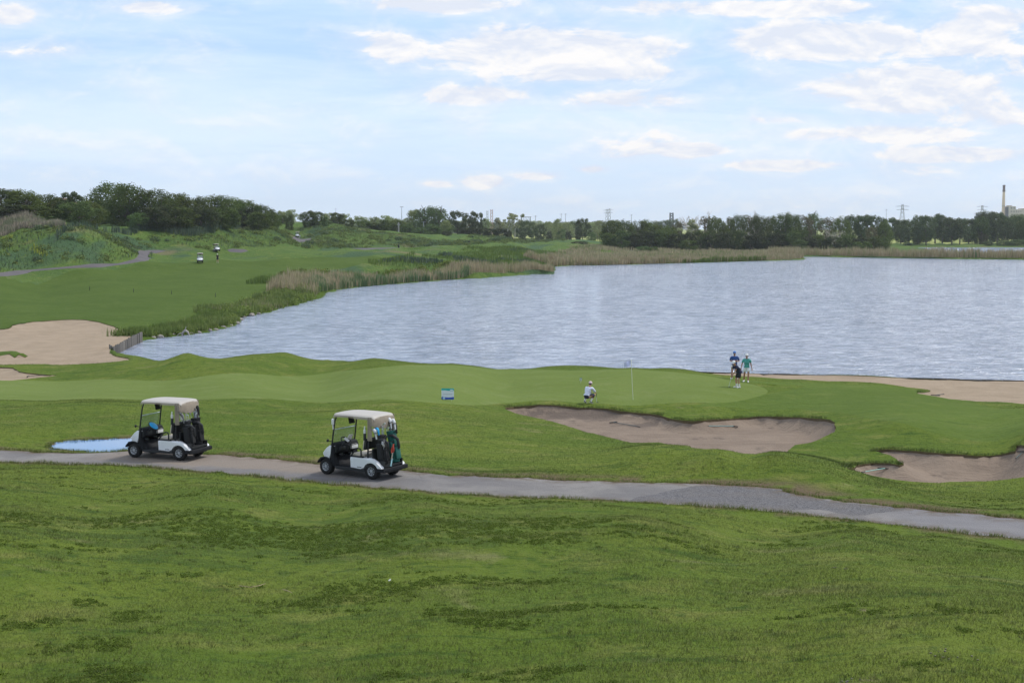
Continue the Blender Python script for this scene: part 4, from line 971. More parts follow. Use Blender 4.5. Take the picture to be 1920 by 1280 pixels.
def person(loc, rz, J, shirt, shorts, cap, capdir, label, sleeve=.75, leg=.80, sock=None, shoe=None, hair=HAIRM, skin=None, scale=1., slo=.08):
    skin = skin or SKIN
    root = empty('person', loc, rz, label, 'person'); root.scale = (scale,)*3
    N = []; E = []
    def add(co_, rx, ry=None, par=None):
        N.append((tuple(co_), rx, ry or rx)); i = len(N)-1
        if par is not None: E.append((par, i))
        return i
    pel = add(J['pel'], .105, .085); wa = add(lerp(J['pel'], J['chest'], .45), .098, .075, pel); ch = add(J['chest'], .112, .085, wa)
    nb = add(J['neck'], .062, .058, ch); hd = add(J['head'], .074, .088, nb); top = add(J['top'], .058, .068, hd)
    d = (V(J['face'])-V(J['head'])).normalized(); add(V(J['head'])+d*.112+V((0, 0, -.005)), .014, .014, hd)      # nose
    hands = []
    for s in ('l', 'r'):
        sg = -1 if s == 'l' else 1
        sh = add(J['sh'+s], .048, .048, ch); el = add(J['el'+s], .042, .042, sh); w = add(J['wr'+s], .028, .024, el)
        dr = (V(J['wr'+s])-V(J['el'+s])).normalized(); pm_ = add(V(J['wr'+s])+dr*.065, .036, .018, w)
        side = dr.cross(V((0, 1, 0))); side = side.normalized() if side.length > .1 else V((1, 0, 0)); fwd = side.cross(dr).normalized()
        for k, (off, ln) in enumerate(((-.027, .062), (-.009, .074), (.009, .070), (.027, .055))):
            b0 = add(V(J['wr'+s])+dr*.105+side*off, .0095, .0095, pm_); b1 = add(V(N[b0][0])+dr*ln*.6+fwd*.018, .009, .009, b0); add(V(N[b1][0])+dr*ln*.25+fwd*.03, .0075, .0075, b1)
        t0 = add(V(J['wr'+s])+dr*.045+side*.035*sg+fwd*.012, .011, .011, pm_); add(V(N[t0][0])+dr*.04+side*.016*sg+fwd*.018, .009, .009, t0)
        hp = add(J['hip'+s], .078, .078, pel); kn = add(J['kn'+s], .058, .058, hp)
        cf = add(lerp(J['kn'+s], J['an'+s], .35), .056, .058, kn); an = add(J['an'+s], .036, .038, cf); add(J['toe'+s], .036, .028, an)
    skin_mesh('body', N, E, skin, root)
    g = .024
    # shirt and shorts follow the same bones, slightly larger
    n = [(lerp(J['pel'], J['chest'], slo), .140+g, .110+g), (lerp(J['pel'], J['chest'], slo+.2), .138+g, .108+g), (lerp(J['pel'], J['chest'], .5), .130+g, .098+g), (J['chest'], .152+g, .108+g), (lerp(J['chest'], J['neck'], .80), .080, .072)]; e = [(0, 1), (1, 2), (2, 3), (3, 4)]
    for s in ('l', 'r'):
        i = len(n); n += [(J['sh'+s], .066+g, .066+g), (lerp(J['sh'+s], J['el'+s], .5), .058+g, .058+g), (lerp(J['sh'+s], J['el'+s], sleeve), .052+g, .052+g)]; e += [(3, i), (i, i+1), (i+1, i+2)]
    skin_mesh('shirt', n, e, shirt, root, root=1)
    n = [(J['pel'], .135+g, .105+g), (lerp(J['pel'], J['chest'], .2), .132+g, .100+g)]; e = [(0, 1)]
    for s in ('l', 'r'):
        i = len(n); n += [(J['hip'+s], .098+g, .100+g), (lerp(J['hip'+s], J['kn'+s], leg*.55), .092+g, .092+g), (lerp(J['hip'+s], J['kn'+s], leg), .084+g, .084+g)]; e += [(0, i), (i, i+1), (i+1, i+2)]
    skin_mesh('shorts', n, e, shorts, root)
    for s in ('l', 'r'):
        a, t = V(J['an'+s]), V(J['toe'+s]); dd = (t-a); 
        if sock: MB().mat(sock).tube([a+V((0, 0, -.03)), tuple(V(a).lerp(V(J['kn'+s]), .38))], [.046, .054], 10).build('sock', None, root)
        heel = a-dd.normalized()*.05+V((0, 0, -.045)); m = MB().mat(shoe or WCLOTH)
        m.tube([heel, heel.lerp(t, .3), heel.lerp(t, .7), t+dd.normalized()*.05+V((0, 0, -.012)), t+dd.normalized()*.075+V((0, 0, -.02))], [.042, .050, .048, .042, .02], 12, flat=.85)
        m.mat(pm('shoe_sole', (.60, .60, .60), .7)).box((heel+t)/2+V((0, 0, -.035)), (.08, (t-heel).length+.10, .022), (t-heel).to_track_quat('Y', 'Z').to_matrix(), bev=.008)
        m.build('shoe', None, root)
    hc = V(J['head']).lerp(V(J['top']), .55); up = (V(J['top'])-V(J['head'])).normalized(); q = up.to_track_quat('Z', 'Y').to_matrix()
    cd = (V(capdir)-up*V(capdir).dot(up)).normalized(); Mx = Matrix((cd.cross(up)*1., cd, up)).transposed()
    c = MB().mat(cap); M = Matrix.Translation(hc+up*.012) @ Mx.to_4x4()
    c.lathe([(.099, -.028), (.101, .0), (.094, .045), (.070, .082), (.03, .100), (.004, .103)], M, 20)
    br = []
    for t in np.linspace(-1, 1, 9): br.append([M @ V((.082*t, .085*math.sqrt(max(0, 1-t*t*.7)), -.012)), M @ V((.078*t, .085+.075*math.sqrt(max(0, 1-t*t*.85)), -.032))])
    c.grid(br); c.build('cap', None, root)
    MB().mat(hair).lathe([(.06, -.085), (.088, -.060), (.096, -.025), (.09, -.01)], Matrix.Translation(-cd*.022) @ M, 16).build('hair', None, root)
    return root
def stand(lean=0., tw=0.):
    J = dict(pel=(0, 0, .95), chest=(0, lean*.3, 1.28), neck=(0, lean*.5, 1.46), head=(0, lean*.6+.01, 1.60), top=(0, lean*.65, 1.695), face=(0, 1, 1.60))
    for s, g in (('l', -1), ('r', 1)):
        J['sh'+s] = (g*.19, lean*.42, 1.39); J['el'+s] = (g*.26, lean*.4-.02, 1.11); J['wr'+s] = (g*.27, lean*.4+.06, .87)
        J['hip'+s] = (g*.10, 0, .89); J['kn'+s] = (g*.11, .02, .49); J['an'+s] = (g*.12, -.02, .09); J['toe'+s] = (g*.14, .13, .05)
    return J
def putter(grip, head, label, off=(.05, 0)):
    """grip and head in world coordinates"""
    g, h = V(grip), V(head); o = empty('putter', h, 0, label, 'golf club')
    MB().mat(STEEL).tube([(0, 0, .03), g-h], .008, 6).build('shaft', None, o)
    d = (g-h).normalized(); MB().mat(BLK).tube([(g-h)-d*.27, g-h], [.011, .015], 8).build('grip', None, o)
    MB().mat(pm('putter_steel', (.12, .12, .13), .4, .5)).box((off[0], off[1], .018), (.11, .03, .03), bev=.008).build('club_head', None, o)
    return o
NAVY = pm('navy_cloth', (.018, .02, .055), .85, var=.2); NAVYS = pm('dark_navy_shirt', (.025, .028, .07), .85, var=.2); BLKC = pm('black_cloth', (.012, .012, .014), .85, var=.3)
PALE = pm('pale_blue_shirt', (.68, .72, .86), .85, var=.05, scale=9); ROYAL = pm('royal_blue_shirt', (.025, .075, .26), .85, var=.15); TEAL = pm('teal_shirt', (.07, .33, .30), .85, var=.35, scale=40)
KHAKI = pm('stone_shorts', (.52, .48, .40), .85, var=.06); PINKC = pm('pale_pink_cap', (.72, .56, .60), .8, var=.05); BLUEC = pm('blue_cap', (.09, .22, .55), .8, var=.1)
TAN = pm('tanned_skin', (.36, .185, .12), .6, var=.06, spec=.3)
# 1 squatting on his toes, seen from behind, lining up a putt
p1 = gp(1104, 756)
J = dict(pel=(-.02, -.20, .40), chest=(.0, -.02, .74), neck=(.02, .07, .95), head=(.03, .13, 1.06), top=(.03, .13, 1.16), face=(.1, 1, 1.0),
 shl=(-.19, .01, .87), ell=(-.26, .20, .64), wrl=(-.14, .38, .58), shr=(.20, .04, .87), elr=(.27, .24, .62), wrr=(.17, .44, .58),
 hipl=(-.12, -.17, .37), knl=(-.27, .24, .50), anl=(-.20, -.10, .14), toel=(-.21, .04, .05), hipr=(.10, -.17, .37), knr=(.27, .26, .52), anr=(.15, -.08, .14), toer=(.17, .07, .05))
W1 = person(p1, R(-32), J, PALE, NAVY, PINKC, (.15, 1, -.1), 'person squatting on the green in pale shirt, navy shorts and pink cap', sleeve=1.0, leg=.86, sock=WCLOTH, shoe=BLK, slo=.26)
M1 = Matrix.Translation(p1) @ Matrix.Rotation(R(-32), 4, 'Z')
hp = M1 @ V((.20, .50, .54)); pe = M1 @ V((.30, .36, .0)); pe.z = hz(pe.x, pe.y)
putter(hp, pe+V((0, 0, .005)), 'putter held upright by the squatting person')
# 2 standing behind, arms folded, facing the camera
p2 = gy(1379, 88.6); J = stand(); J.update(ell=(-.29, .05, 1.12), wrl=(-.02, .23, 1.12), elr=(.29, .05, 1.12), wrr=(.03, .20, 1.17), anl=(-.15, -.02, .09), toel=(-.19, .12, .05), anr=(.17, .0, .09), toer=(.22, .13, .05), knl=(-.13, .02, .49), knr=(.15, .02, .49))
person(p2, R(178), J, ROYAL, KHAKI, BLUEC, (0, 1, 0), 'person in royal blue shirt and cap with folded arms, by the lake', sleeve=.85, shoe=WCLOTH, skin=TAN)
# 3 putting, bent forward, facing left of the picture
p3 = gp(1383, 726.5); J = dict(pel=(0, -.12, .90), chest=(0, .10, 1.20), neck=(0, .22, 1.36), head=(-.02, .31, 1.47), top=(-.03, .33, 1.565), face=(.8, .8, 1.25),
 shl=(-.18, .16, 1.28), ell=(-.15, .30, 1.02), wrl=(-.03, .38, .80), shr=(.18, .16, 1.28), elr=(.16, .28, 1.00), wrr=(.03, .36, .74),
 hipl=(-.10, -.10, .85), knl=(-.12, .04, .47), anl=(-.13, -.04, .09), toel=(-.15, .11, .05), hipr=(.10, -.10, .85), knr=(.12, .04, .47), anr=(.13, -.04, .09), toer=(.15, .11, .05))
person(p3, R(118), J, NAVYS, BLKC, WCLOTH, (-.5, 1, -.2), 'person in dark shirt, black shorts and white cap bending over a putt', sleeve=.6, leg=.78, sock=WCLOTH, shoe=WCLOTH)
M3 = Matrix.Translation(p3) @ Matrix.Rotation(R(118), 4, 'Z'); hp = M3 @ V((0, .40, .76)); pe = M3 @ V((.05, .62, 0)); pe.z = hz(pe.x, pe.y)
putter(hp, pe+V((0, 0, .005)), 'putter in the hands of the person in black shorts')
bl = M3 @ V((.12, .72, 0)); 
# 4 strolling towards the camera
p4 = gy(1402, 87.2); J = stand(); J.update(anl=(-.10, .16, .10), toel=(-.10, .31, .06), knl=(-.11, .13, .50), anr=(.15, -.14, .11), toer=(.19, -.01, .05), knr=(.13, .0, .49), wrr=(.33, .10, .86), elr=(.28, .02, 1.11), wrl=(-.31, .03, .86), elr_=(0, 0, 0), face=(-.4, 1, 1.5))
person(p4, R(172), J, TEAL, WCLOTH, WCLOTH, (.2, 1, 0), 'person strolling in patterned teal shirt, white shorts and white cap', sleeve=.75, leg=.72, shoe=WCLOTH, skin=TAN)
# 5 lone golfer far down the fairway
p5 = gp(408, 492.5); J = stand()
person(p5, R(15), J, BLKC, NAVY, WCLOTH, (0, 1, 0), 'lone distant person in black shirt and white cap standing on the fairway', sleeve=.6, shoe=WCLOTH)
# ------------------------------------------------------------------ things on the green and in the bunkers
def flagstick():
    b = gp(1187, 749.5); o = empty('flagstick', b, 0, 'thin white flagstick in the hole, pale lavender flag hanging to its left', 'golf flag')
    t = V((-.13, 0, 2.27)); MB().mat(pm('flagstick_paint', (.72, .74, .62), .4, var=.04)).tube([(0, 0, -.05), t*.5, t], .014, 8).ball(t, .022).build('pole', None, o)
    rows = []
    for i in range(9):
        u = i/8; w = .38*u; rows.append([t+V((-w-.02, .05*math.sin(u*6+v*2), -.02-.33*v-.08*u*(1+.2*math.sin(v*4)))) for v in np.linspace(.28*u*.6, 1, 6)])
    fm, tt, bb = newmat('lavender_flag_cloth'); tt.put(bb.inputs['Base Color'], tt.mix(tt.noise(tt.node('ShaderNodeTexCoord').outputs['Object'], 5, 3), (.50, .54, .90), (.74, .76, .96))); bb.inputs['Roughness'].default_value = .8
    MB().mat(fm).grid(rows).build('flag', None, o)
    MB().lathe([(.055, .0), (.062, .004), (.062, -.06), (.05, -.06)], None, 16, close=True).build('cup', WCLOTH, o)
flagstick()
def sponsor_sign():
    b = gp(839.5, 750.5); o = empty('sponsor_sign', b, 0, 'small white board with teal top and blue bottom, standing on the green', 'sign')
    w, h, z0 = .64, .575, .05; D = .012
    wave = lambda t, a: .018*math.sin(t*5.2+a)
    TE = pm('sign_teal', (.02, .42, .42), .4, var=.12, scale=3); BL = pm('sign_blue', (.02, .07, .46), .4, var=.1, scale=3); SW = pm('sign_white', (.72, .76, .86), .4, var=.03)
    m = MB().mat(SW).box((0, 0, z0+h/2), (w, D, h))
    n = 16; ts = [i/n for i in range(n+1)]
    yf = -D/2-.003
    top = [(-w/2+w*t, z0+h-.115+wave(t, .5)) for t in ts]; m.mat(TE).prism([(-w/2, z0+h+.001)]+top+[(w/2, z0+h+.001)], yf, -D/2+.001)
    bot = [(-w/2+w*t, z0+.125+wave(t, 1.8)) for t in ts]; m.mat(BL).prism([(-w/2, z0-.001)]+bot+[(w/2, z0-.001)], yf, -D/2+.001)
    m.build('panel', None, o)
    g = MB().mat(pm('sign_grey_print', (.30, .32, .38), .5)); x = -.22; rs = random.Random(3)
    while x < .20: q = rs.uniform(.015, .05); g.box((x+q/2, yf, z0+.275), (q, .003, .022)); x += q+.012
    g.build('lettering', None, o)
    MB().mat(pm('sign_pale_blue', (.45, .68, .9), .4)).prism(arc(-.195, z0+.065, .062, 0, 348, 28)[:-1], yf-.003, yf).build('round_emblem', None, o)
    MB().mat(SW).prism(arc(.14, z0+h-.085, .028, 90, 270, 8)+arc(.26, z0+h-.085, .028, -90, 90, 8), yf-.003, yf).build('white_badge', None, o)
    for s in (1, -1): MB().mat(STEEL).tube([(s*.2, 0, -.05), (s*.2, 0, z0+.05)], .006, 6).build('stake', None, o)
sponsor_sign()
b = gp(1089, 717.5); o = empty('marker_sign', b, 0, 'tiny grey-green marker on a stake behind the squatting person', 'marker')
MB().mat(pm('marker_face', (.16, .30, .33), .5)).box((0, 0, .20), (.14, .012, .15), bev=.003).mat(pm('marker_top', (.5, .55, .5), .5)).box((0, 0, .29), (.15, .014, .02)).build('plate', None, o)
MB().mat(STEEL).tube([(0, 0, -.05), (0, 0, .14)], .008, 6).build('stake', None, o)
def rake(hd, tl, label, col=(.10, .36, .34)):
    """head and handle tip given as ground points"""
    h, t = V(hd), V(tl); d = (t-h); L = d.length; o = empty('bunker_rake', h, 0, label, 'rake', 'rakes left in the bunkers')
    a = math.atan2(d.y, d.x); o.rotation_euler = (0, 0, a); dz = t.z-h.z
    Lh = math.hypot(d.x, d.y)
    MB().mat(pm('rake_handle_%02d' % int(col[0]*99), col, .45, var=.08)).tube([(0, 0, .07), (Lh*.5, 0, .05+dz*.5), (Lh, 0, .03+dz)], .016, 8).build('handle', None, o)
    m = MB().mat(BLK).box((0, 0, .07), (.05, .55, .035), bev=.006)
    for i in range(13): m.box((0, -.25+i*.0417, .035), (.012, .012, .06))
    m.build('rake_head', None, o)
    MB().mat(BLK).tube([(Lh*.88, 0, .034+dz*.88), (Lh+.01, 0, .03+dz)], .019, 8).build('grip', None, o)
rake(gp(1150, 793.5), gp(1200, 801), 'rake with dark handle in the left half of the wide bunker', (.03, .07, .08))
rake(gp(1376, 801), gp(1322, 799.5), 'rake with pale teal handle in the right half of the wide bunker', (.18, .36, .36))
rake(gp(1659, 881), gp(1616, 886.5), 'rake with pale teal handle at the near end of the hooked bunker', (.22, .46, .40))
rake(gp(1919, 849), gp(1904, 861), 'rake cut by the right edge of the picture, in the hooked bunker', (.30, .45, .44))
rake(gp(1754, 742.5), gp(1770, 739), 'dark rake lying at the turf tip beside the beach', (.05, .05, .05))
rake(gp(52, 707), gp(87, 703.5), 'dark rake in the small bunker on the left', (.06, .06, .06))
# ------------------------------------------------------------------ timber: lake wall and beach edging
def timber_wall():
    a = [V(atz(*p, WATER)) for p in [(206,661),(212,666.5),(222,662),(232,657),(243,651.5),(254,646),(267,641)]]
    pts = []
    for i in range(len(a)-1):
        n = max(2, int((a[i+1]-a[i]).length/.34))
        pts += [a[i].lerp(a[i+1], k/n) for k in range(n)]
    pts.append(a[-1]); o = empty('timber_wall', pts[0], 0, 'weathered grey timber retaining wall holding the left bunker above the lake', 'retaining wall')
    wm, t, b = newmat('weathered_timber'); oc = t.node('ShaderNodeTexCoord').outputs['Object']; at_ = t.node('ShaderNodeObjectInfo').outputs['Random']
    c = t.mix(t.noise(t.vm('MULTIPLY', oc, (9, 9, 1.2)), 2, 4, .6), (.07, .062, .055), (.19, .175, .15)); hv = t.node('ShaderNodeHueSaturation'); t.put(hv.inputs['Color'], c); t.put(hv.inputs['Value'], t.rng(at_, 0, 1, .55, 1.25))
    t.put(b.inputs['Base Color'], hv.outputs[0]); b.inputs['Roughness'].default_value = .9; rs = random.Random(2)
    for i in range(len(pts)-1):
        p, q = pts[i]-pts[0], pts[i+1]-pts[0]; L = (q-p).length; f = i/len(pts); m = (p+q)/2
        h = (.66+.30*f)+rs.uniform(-.05, .05); n = (q-p).cross(V((0, 0, 1))).normalized()
        MB().box(m+V((0, 0, h/2-.2))+n*rs.uniform(-.02, .02), (L*.985, .09, h+.4), Matrix.Rotation(math.atan2((q-p).y, (q-p).x), 3, 'Z') @ eul(y=rs.uniform(-2, 2)), bev=.012).build('plank', wm, o)
    return wm
TIMBER = timber_wall()
def edging():
    P = [V(W2(px, 0)) if 0 else V(atz(px, py, -10.05)) for px, py in [(1300,697),(1340,698),(1400,700),(1500,702.5),(1600,705.5),(1700,708.5),(1800,711),(1920,714),(2100,718)]]
    o = empty('beach_edging', P[0], 0, 'low dark timber edging between the right-hand sand and the lake', 'edging'); k = 0
    rs = random.Random(9); pts = []
    for i in range(len(P)-1):
        n = max(1, int((P[i+1]-P[i]).length/1.2)); pts += [P[i].lerp(P[i+1], j/n) for j in range(n)]
    for i in range(len(pts)-1):
        p, q = pts[i]-pts[0], pts[i+1]-pts[0]
        MB().box((p+q)/2+V((0, 0, -.17+rs.uniform(-.02, .02))), ((q-p).length*.99, .10, .40), Matrix.Rotation(math.atan2((q-p).y, (q-p).x), 3, 'Z'), bev=.01).build('plank', pm('wet_dark_timber', (.045, .038, .032), .8, var=.3), o)
edging()
# ------------------------------------------------------------------ posts, stakes, debris
for i, (px, py, h, lb) in enumerate([(168,544.5,.62,'leftmost of four short black stakes across the fairway'),(250.5,548.5,.62,'second from left of the four black fairway stakes'),(321.5,552,.55,'third from left of the four black fairway stakes'),(404,557,.6,'rightmost of four short black stakes across the fairway')]):
    o = empty('fairway_stake', gp(px, py), 0, lb, 'stake', 'black stakes across the fairway')
    MB().tube([(0, 0, -.1), (.01, 0, h*.94), (.01, 0, h)], [.04, .036, .02], 8).build('post', BLK, o)
    MB().lathe([(.045, h*.80), (.045, h*.86), (.04, h*.87)], None, 10).build('collar', pm('stake_collar', (.10, .11, .08), .7), o)
for px, Y, h, w_, lb in ((748,470,1.5,.55,'dark waste bin post by the far path under the light pole'),(880,500,1.0,.45,'small dark post at the far end of the distant path')):
    o = empty('dark_post', gy(px, Y), 0, lb, 'post'); MB().lathe([(w_*.4, 0), (w_*.5, .1), (w_*.5, h*.8), (w_*.3, h)], None, 10).build('post_body', BLK, o); MB().lathe([(w_*.55, h*.78), (w_*.55, h*.84), (.05, h*.86)], None, 10).build('rim', DGR, o)
b = gy(561.5, 470); zt = at(561.5, 441, 470).z; o = empty('white_post', b, 0, 'slim white post on the hillside below the highest golf cart', 'post')
MB().tube([(0, 0, -.2), (0, 0, zt-b.z-.3)], .10, 8).build('pole', WHITE, o); MB().box((.12, 0, zt-b.z-.3), (.7, .1, .35), bev=.02).build('sign_plate', WHITE, o)
b = gp(730, 1089); o = MB().ball((0, 0, .012), (.02, .014, .012), 8).ball((.018, .005, .02), (.012, .012, .016), 8).build('paper_scrap', WCLOTH); o.location = b; o.rotation_euler = (0, 0, .6); tag(o, 'tiny white scrap lying in the foreground grass', 'litter')
TW = pm('dry_twig', (.36, .28, .18), .8)
for pts, lb in (([(448,1103),(470,1106),(486,1103),(498,1099)], 'longer pale dry twig lying in the foreground grass'), ([(530,1110),(540,1113),(548,1117)], 'short pale dry twig lying in the foreground grass')):
    P = [gp(*p)+V((0, 0, .05)) for p in pts]; o = MB().tube([p-P[0] for p in P], [.006]*(len(P)-1)+[.003], 6).build('twig', TW); o.location = P[0]; tag(o, lb, 'twig', 'dry twigs in the grass')
# ------------------------------------------------------------------ blades, reeds and tall grass
def blades(name, x, y, h, w, mat, lean=.25, z=None, bend=True, kind='stuff', parent=None, fan=0.):
    """one object of many narrow blades (bent strip of three triangles, or one triangle)"""
    n = len(x); z = height(x, y)-.01 if z is None else z
    a = rng.random(n)*2*np.pi; la = rng.random(n)*2*np.pi; L = lean*(.2+rng.random(n))*h
    h = h*np.ones(n); w = w*np.ones(n)
    dx, dy = np.cos(a)*w/2, np.sin(a)*w/2; lx, ly = np.cos(la)*L, np.sin(la)*L
    base = np.stack([x, y, z], 1); r = rng.random(n)
    if bend:
        mid = base+np.stack([lx*.35, ly*.35, h*.6], 1); tip = base+np.stack([lx, ly, h], 1)
        o = np.stack([dx, dy, np.zeros(n)], 1)
        co_ = np.stack([base-o, base+o, mid-o*.8, mid+o*.8, tip], 1).reshape(-1, 3); k = np.arange(n)[:, None]*5
        f = np.concatenate([k+[0, 1, 3], k+[0, 3, 2], k+[2, 3, 4]], 1).reshape(-1, 3)
        tp = np.tile([0, 0, .5, .5, 1.], n); rr = np.repeat(r, 5)
    else:
        tip = base+np.stack([lx, ly, h], 1); o = np.stack([dx, dy, np.zeros(n)], 1)
        co_ = np.stack([base-o, base+o, tip], 1).reshape(-1, 3); f = np.arange(3*n).reshape(-1, 3); tp = np.tile([0, 0, 1.], n); rr = np.repeat(r, 3)
    me = mesh_np(name, co_, f, 3, mat, {'rnd': rr, 'tip': tp}); o = link(name, me, parent)
    if kind: tag(o, kind=kind)
    return o
def fan_pts(n, u0, u1, y0, y1, p=1.):
    """random ground points seen between two depths; p = 1 keeps the same density in the picture across"""
    u = rng.uniform(u0, u1, n); t = rng.random(n); y = y0*(y1/y0)**(t**p); return u*y, y
def keep(x, y, yes=(), no=(), no_m=0.):
    m = np.ones(len(x), bool) if not yes else np.zeros(len(x), bool)
    for P in yes: m |= inside(P, x, y)
    for P in no: m &= ~inside(P, x, y)
    return x[m], y[m]
B_ROUGH = blade_mat('rough_grass_blades', 'rough', upn=.8); B_MOWN = blade_mat('mown_grass_blades', 'mown', upn=.85); B_WILD = blade_mat('wild_grass_blades', 'wild', upn=.85)
# nearest slope
x, y = fan_pts(470000, -.42, .42, 12.5, 44, .9); x, y = keep(x, y, no=[PATH, PUDDLE])
cl = vnoise(x/1.6, y/.9, 71)
h = (.024+.030*rng.random(len(x)))*(.6+.9*cl)
tag(blades('grass', x, y, h, .0040+y*.00020, B_ROUGH, .8, bend=False), 'short rough turf blades on the slope nearest the camera', 'grass')
# tufts standing higher
x, y = fan_pts(1500, -.42, .42, 12.5, 43, 1.); x, y = keep(x, y, no=[PATH, PUDDLE]); k = 14
x = np.repeat(x, k)+rng.normal(0, .045, len(x)*k); y = np.repeat(y, k)+rng.normal(0, .045, len(y)*k)
tag(blades('grass_tufts', x, y, (.03+.045*rng.random(len(x))), .005+y*.0002, B_ROUGH, .6), 'scattered higher grass tufts on the nearest slope', 'grass')
# between the path and the bunkers, around the green
x, y = fan_pts(230000, -.42, .42, 41, 112, 1.); x, y = keep(x, y, no=[PATH, PUDDLE, GREEN, COLLAR, LAKEP]+SANDS)
tag(blades('grass', x, y, .03+.035*rng.random(len(x)), .007+y*.00018, B_MOWN, .6, bend=False), 'mown turf between the cart path, the bunkers and the green', 'grass')
# ragged fringe on the lips of bunkers, along the path and the puddle
def fringe(P, n, off, h, mat, lab, w=.016, spread=.10):
    L = np.concatenate([[0], np.cumsum(np.linalg.norm(np.roll(P, -1, 0)-P, axis=1))]); Q = np.concatenate([P, P[:1]])
    s = rng.random(n)*L[-1]; px_ = np.interp(s, L, Q[:, 0]); py_ = np.interp(s, L, Q[:, 1])
    C = swell(P, off); C = np.concatenate([C, C[:1]]); qx = np.interp(s, L, C[:, 0]); qy = np.interp(s, L, C[:, 1])
    x = qx+rng.normal(0, spread, n); y = qy+rng.normal(0, spread, n); m = (y > 11) & (np.abs(x/y) < .45) & ((qy-py_ > .3*abs(off)) | (h < .12)) & ~inside(P, x, y); x, y = x[m], y[m]
    tag(blades('grass_fringe', x, y, h*(.4+.8*rng.random(len(x)))*(.5+vnoise(x/.8, y/.8, 5)), w, mat, .8), lab, 'grass')
fringe(SAND['wide'], 9000, .08, .14, B_MOWN, 'longer grass hanging over the edge of the wide bunker')
fringe(SAND['hook'], 8000, .08, .14, B_MOWN, 'longer grass hanging over the edge of the hooked bunker')
fringe(SAND['left'], 2500, .10, .08, B_MOWN, 'longer grass along the edge of the left bunker', .03, .05)
fringe(SAND['beach'], 3000, .08, .12, B_MOWN, 'grass along the edge of the right-hand beach', .025)
fringe(PATH, 26000, .06, .10, B_ROUGH, 'grass creeping over the edges of the cart path', .011, .09)
fringe(PUDDLE, 2500, .05, .09, B_ROUGH, 'wet grass around the puddle', .014)
# shore plants: band along the lake edge between two photo columns
def shore_pts(n, px0, px1, d0, d1, bias=1.):
    P = LAKEP; C = swell(P, 1.0); d = C-P
    L = np.concatenate([[0], np.cumsum(np.linalg.norm(P[1:]-P[:-1], axis=1))]); u = P[:, 0]/P[:, 1]*F+960; back = P[:, 1] > 114
    i = np.nonzero((u >= px0) & (u <= px1) & back)[0]; i = i[i < len(P)-1]
    i = i[(np.diff(i, prepend=i[0]) <= 25).cumprod() > 0] if len(i) else i
    lo, hi = L[i.min()], L[i.max()]; s = rng.uniform(lo, hi, n)
    x = np.interp(s, L, P[:, 0]); y = np.interp(s, L, P[:, 1]); nx = np.interp(s, L, d[:, 0]); ny = np.interp(s, L, d[:, 1])
    nn = np.hypot(nx, ny)+1e-6; t = d0+(d1-d0)*rng.random(n)**bias
    return x+nx/nn*t, y+ny/nn*t
R_TAN = blade_mat('dry_reeds', cols=[(.40, .335, .215), (.27, .225, .135), (.24, .25, .11)], upn=.35); R_GRN = blade_mat('green_reeds', cols=[(.075, .145, .055), (.13, .20, .08), (.085, .15, .07)], upn=.45)
R_WEED = blade_mat('bank_weeds', cols=[(.17, .24, .055), (.26, .32, .10), (.09, .15, .04)], upn=.75, trans=.35); R_YEL = blade_mat('yellow_flowers', cols=[(.36, .40, .04), (.26, .33, .05)], upn=.7)
R_BLUE = blade_mat('blue_green_reeds', cols=[(.070, .125, .075), (.11, .165, .10), (.06, .10, .055)], upn=.8); R_LIME = blade_mat('lime_weeds', cols=[(.16, .24, .045), (.12, .20, .04)], upn=.75, trans=.35)
def shore(name, n, px0, px1, d0, d1, h, w, mat, lab, bias=1., lean=.12, thresh=None, seed=0):
    x, y = shore_pts(n, px0, px1, d0, d1, bias)
    if thresh is not None: m = vnoise(x/6+seed*7, y/14+seed, 80+seed) > thresh; x, y = x[m], y[m]
    hv = h*(.6+.45*rng.random(len(x)))*(.45+.75*vnoise(x/1.7, y/3.2, 90+seed)+.25*vnoise(x/6, y/10, 95+seed))
    m = ~inside(LAKEP, x, y); x, y, hv = x[m], y[m], hv[m]
    return tag(blades(name, x, y, hv, w, mat, lean), lab, 'plants')
shore('bank_weeds', 6000, 262, 470, .0, 4.0, .85, .06, R_WEED, 'dense green weeds on the near left bank of the lake', lean=.35)
shore('bank_weeds', 5000, 262, 470, .0, 4.5, .9, .06, R_LIME, 'yellowish weeds among the near left bank plants', lean=.35, thresh=.55, seed=3)
shore('bank_weeds', 5500, 452, 600, .0, 6, 1.15, .08, R_WEED, 'green weeds on the lake bank below the fairway', lean=.3)
shore('bank_weeds', 1500, 455, 590, .0, 4, 1.1, .07, R_TAN, 'dry stalks mixed with weeds on the lake bank', lean=.2, thresh=.58, seed=2)
shore('reeds', 11000, 588, 1038, .0, 7, 2.1, .09, R_TAN, 'tall dry tan reeds along the lake shore', thresh=.18, seed=1)
shore('reeds', 6500, 600, 820, .0, 3.2, 1.9, .09, R_GRN, 'fresh green reeds in front of the dry ones at the water', thresh=.34, seed=4)
shore('reeds', 3000, 820, 1038, .0, 2.0, 2.2, .10, R_GRN, 'small green reed clumps at the water edge', thresh=.55, seed=5)
shore('bank_weeds', 8000, 610, 1010, 6, 13, 1.0, .10, R_LIME, 'bright green weeds behind the dry reeds', lean=.3, thresh=.3, seed=6)
shore('reeds', 9000, 1045, 1300, .0, 9, 2.3, .15, R_TAN, 'dry tan reeds fringing the marsh', seed=7)
shore('reeds', 5000, 1330, 1500, .0, 9, 1.9, .15, R_TAN, 'dry tan reeds at the point of the marsh', thresh=.15, seed=8)
shore('bank_weeds', 3000, 1270, 1440, .0, 3, 1.6, .14, R_LIME, 'bright green growth at the marsh edge', lean=.3, thresh=.2, seed=9)
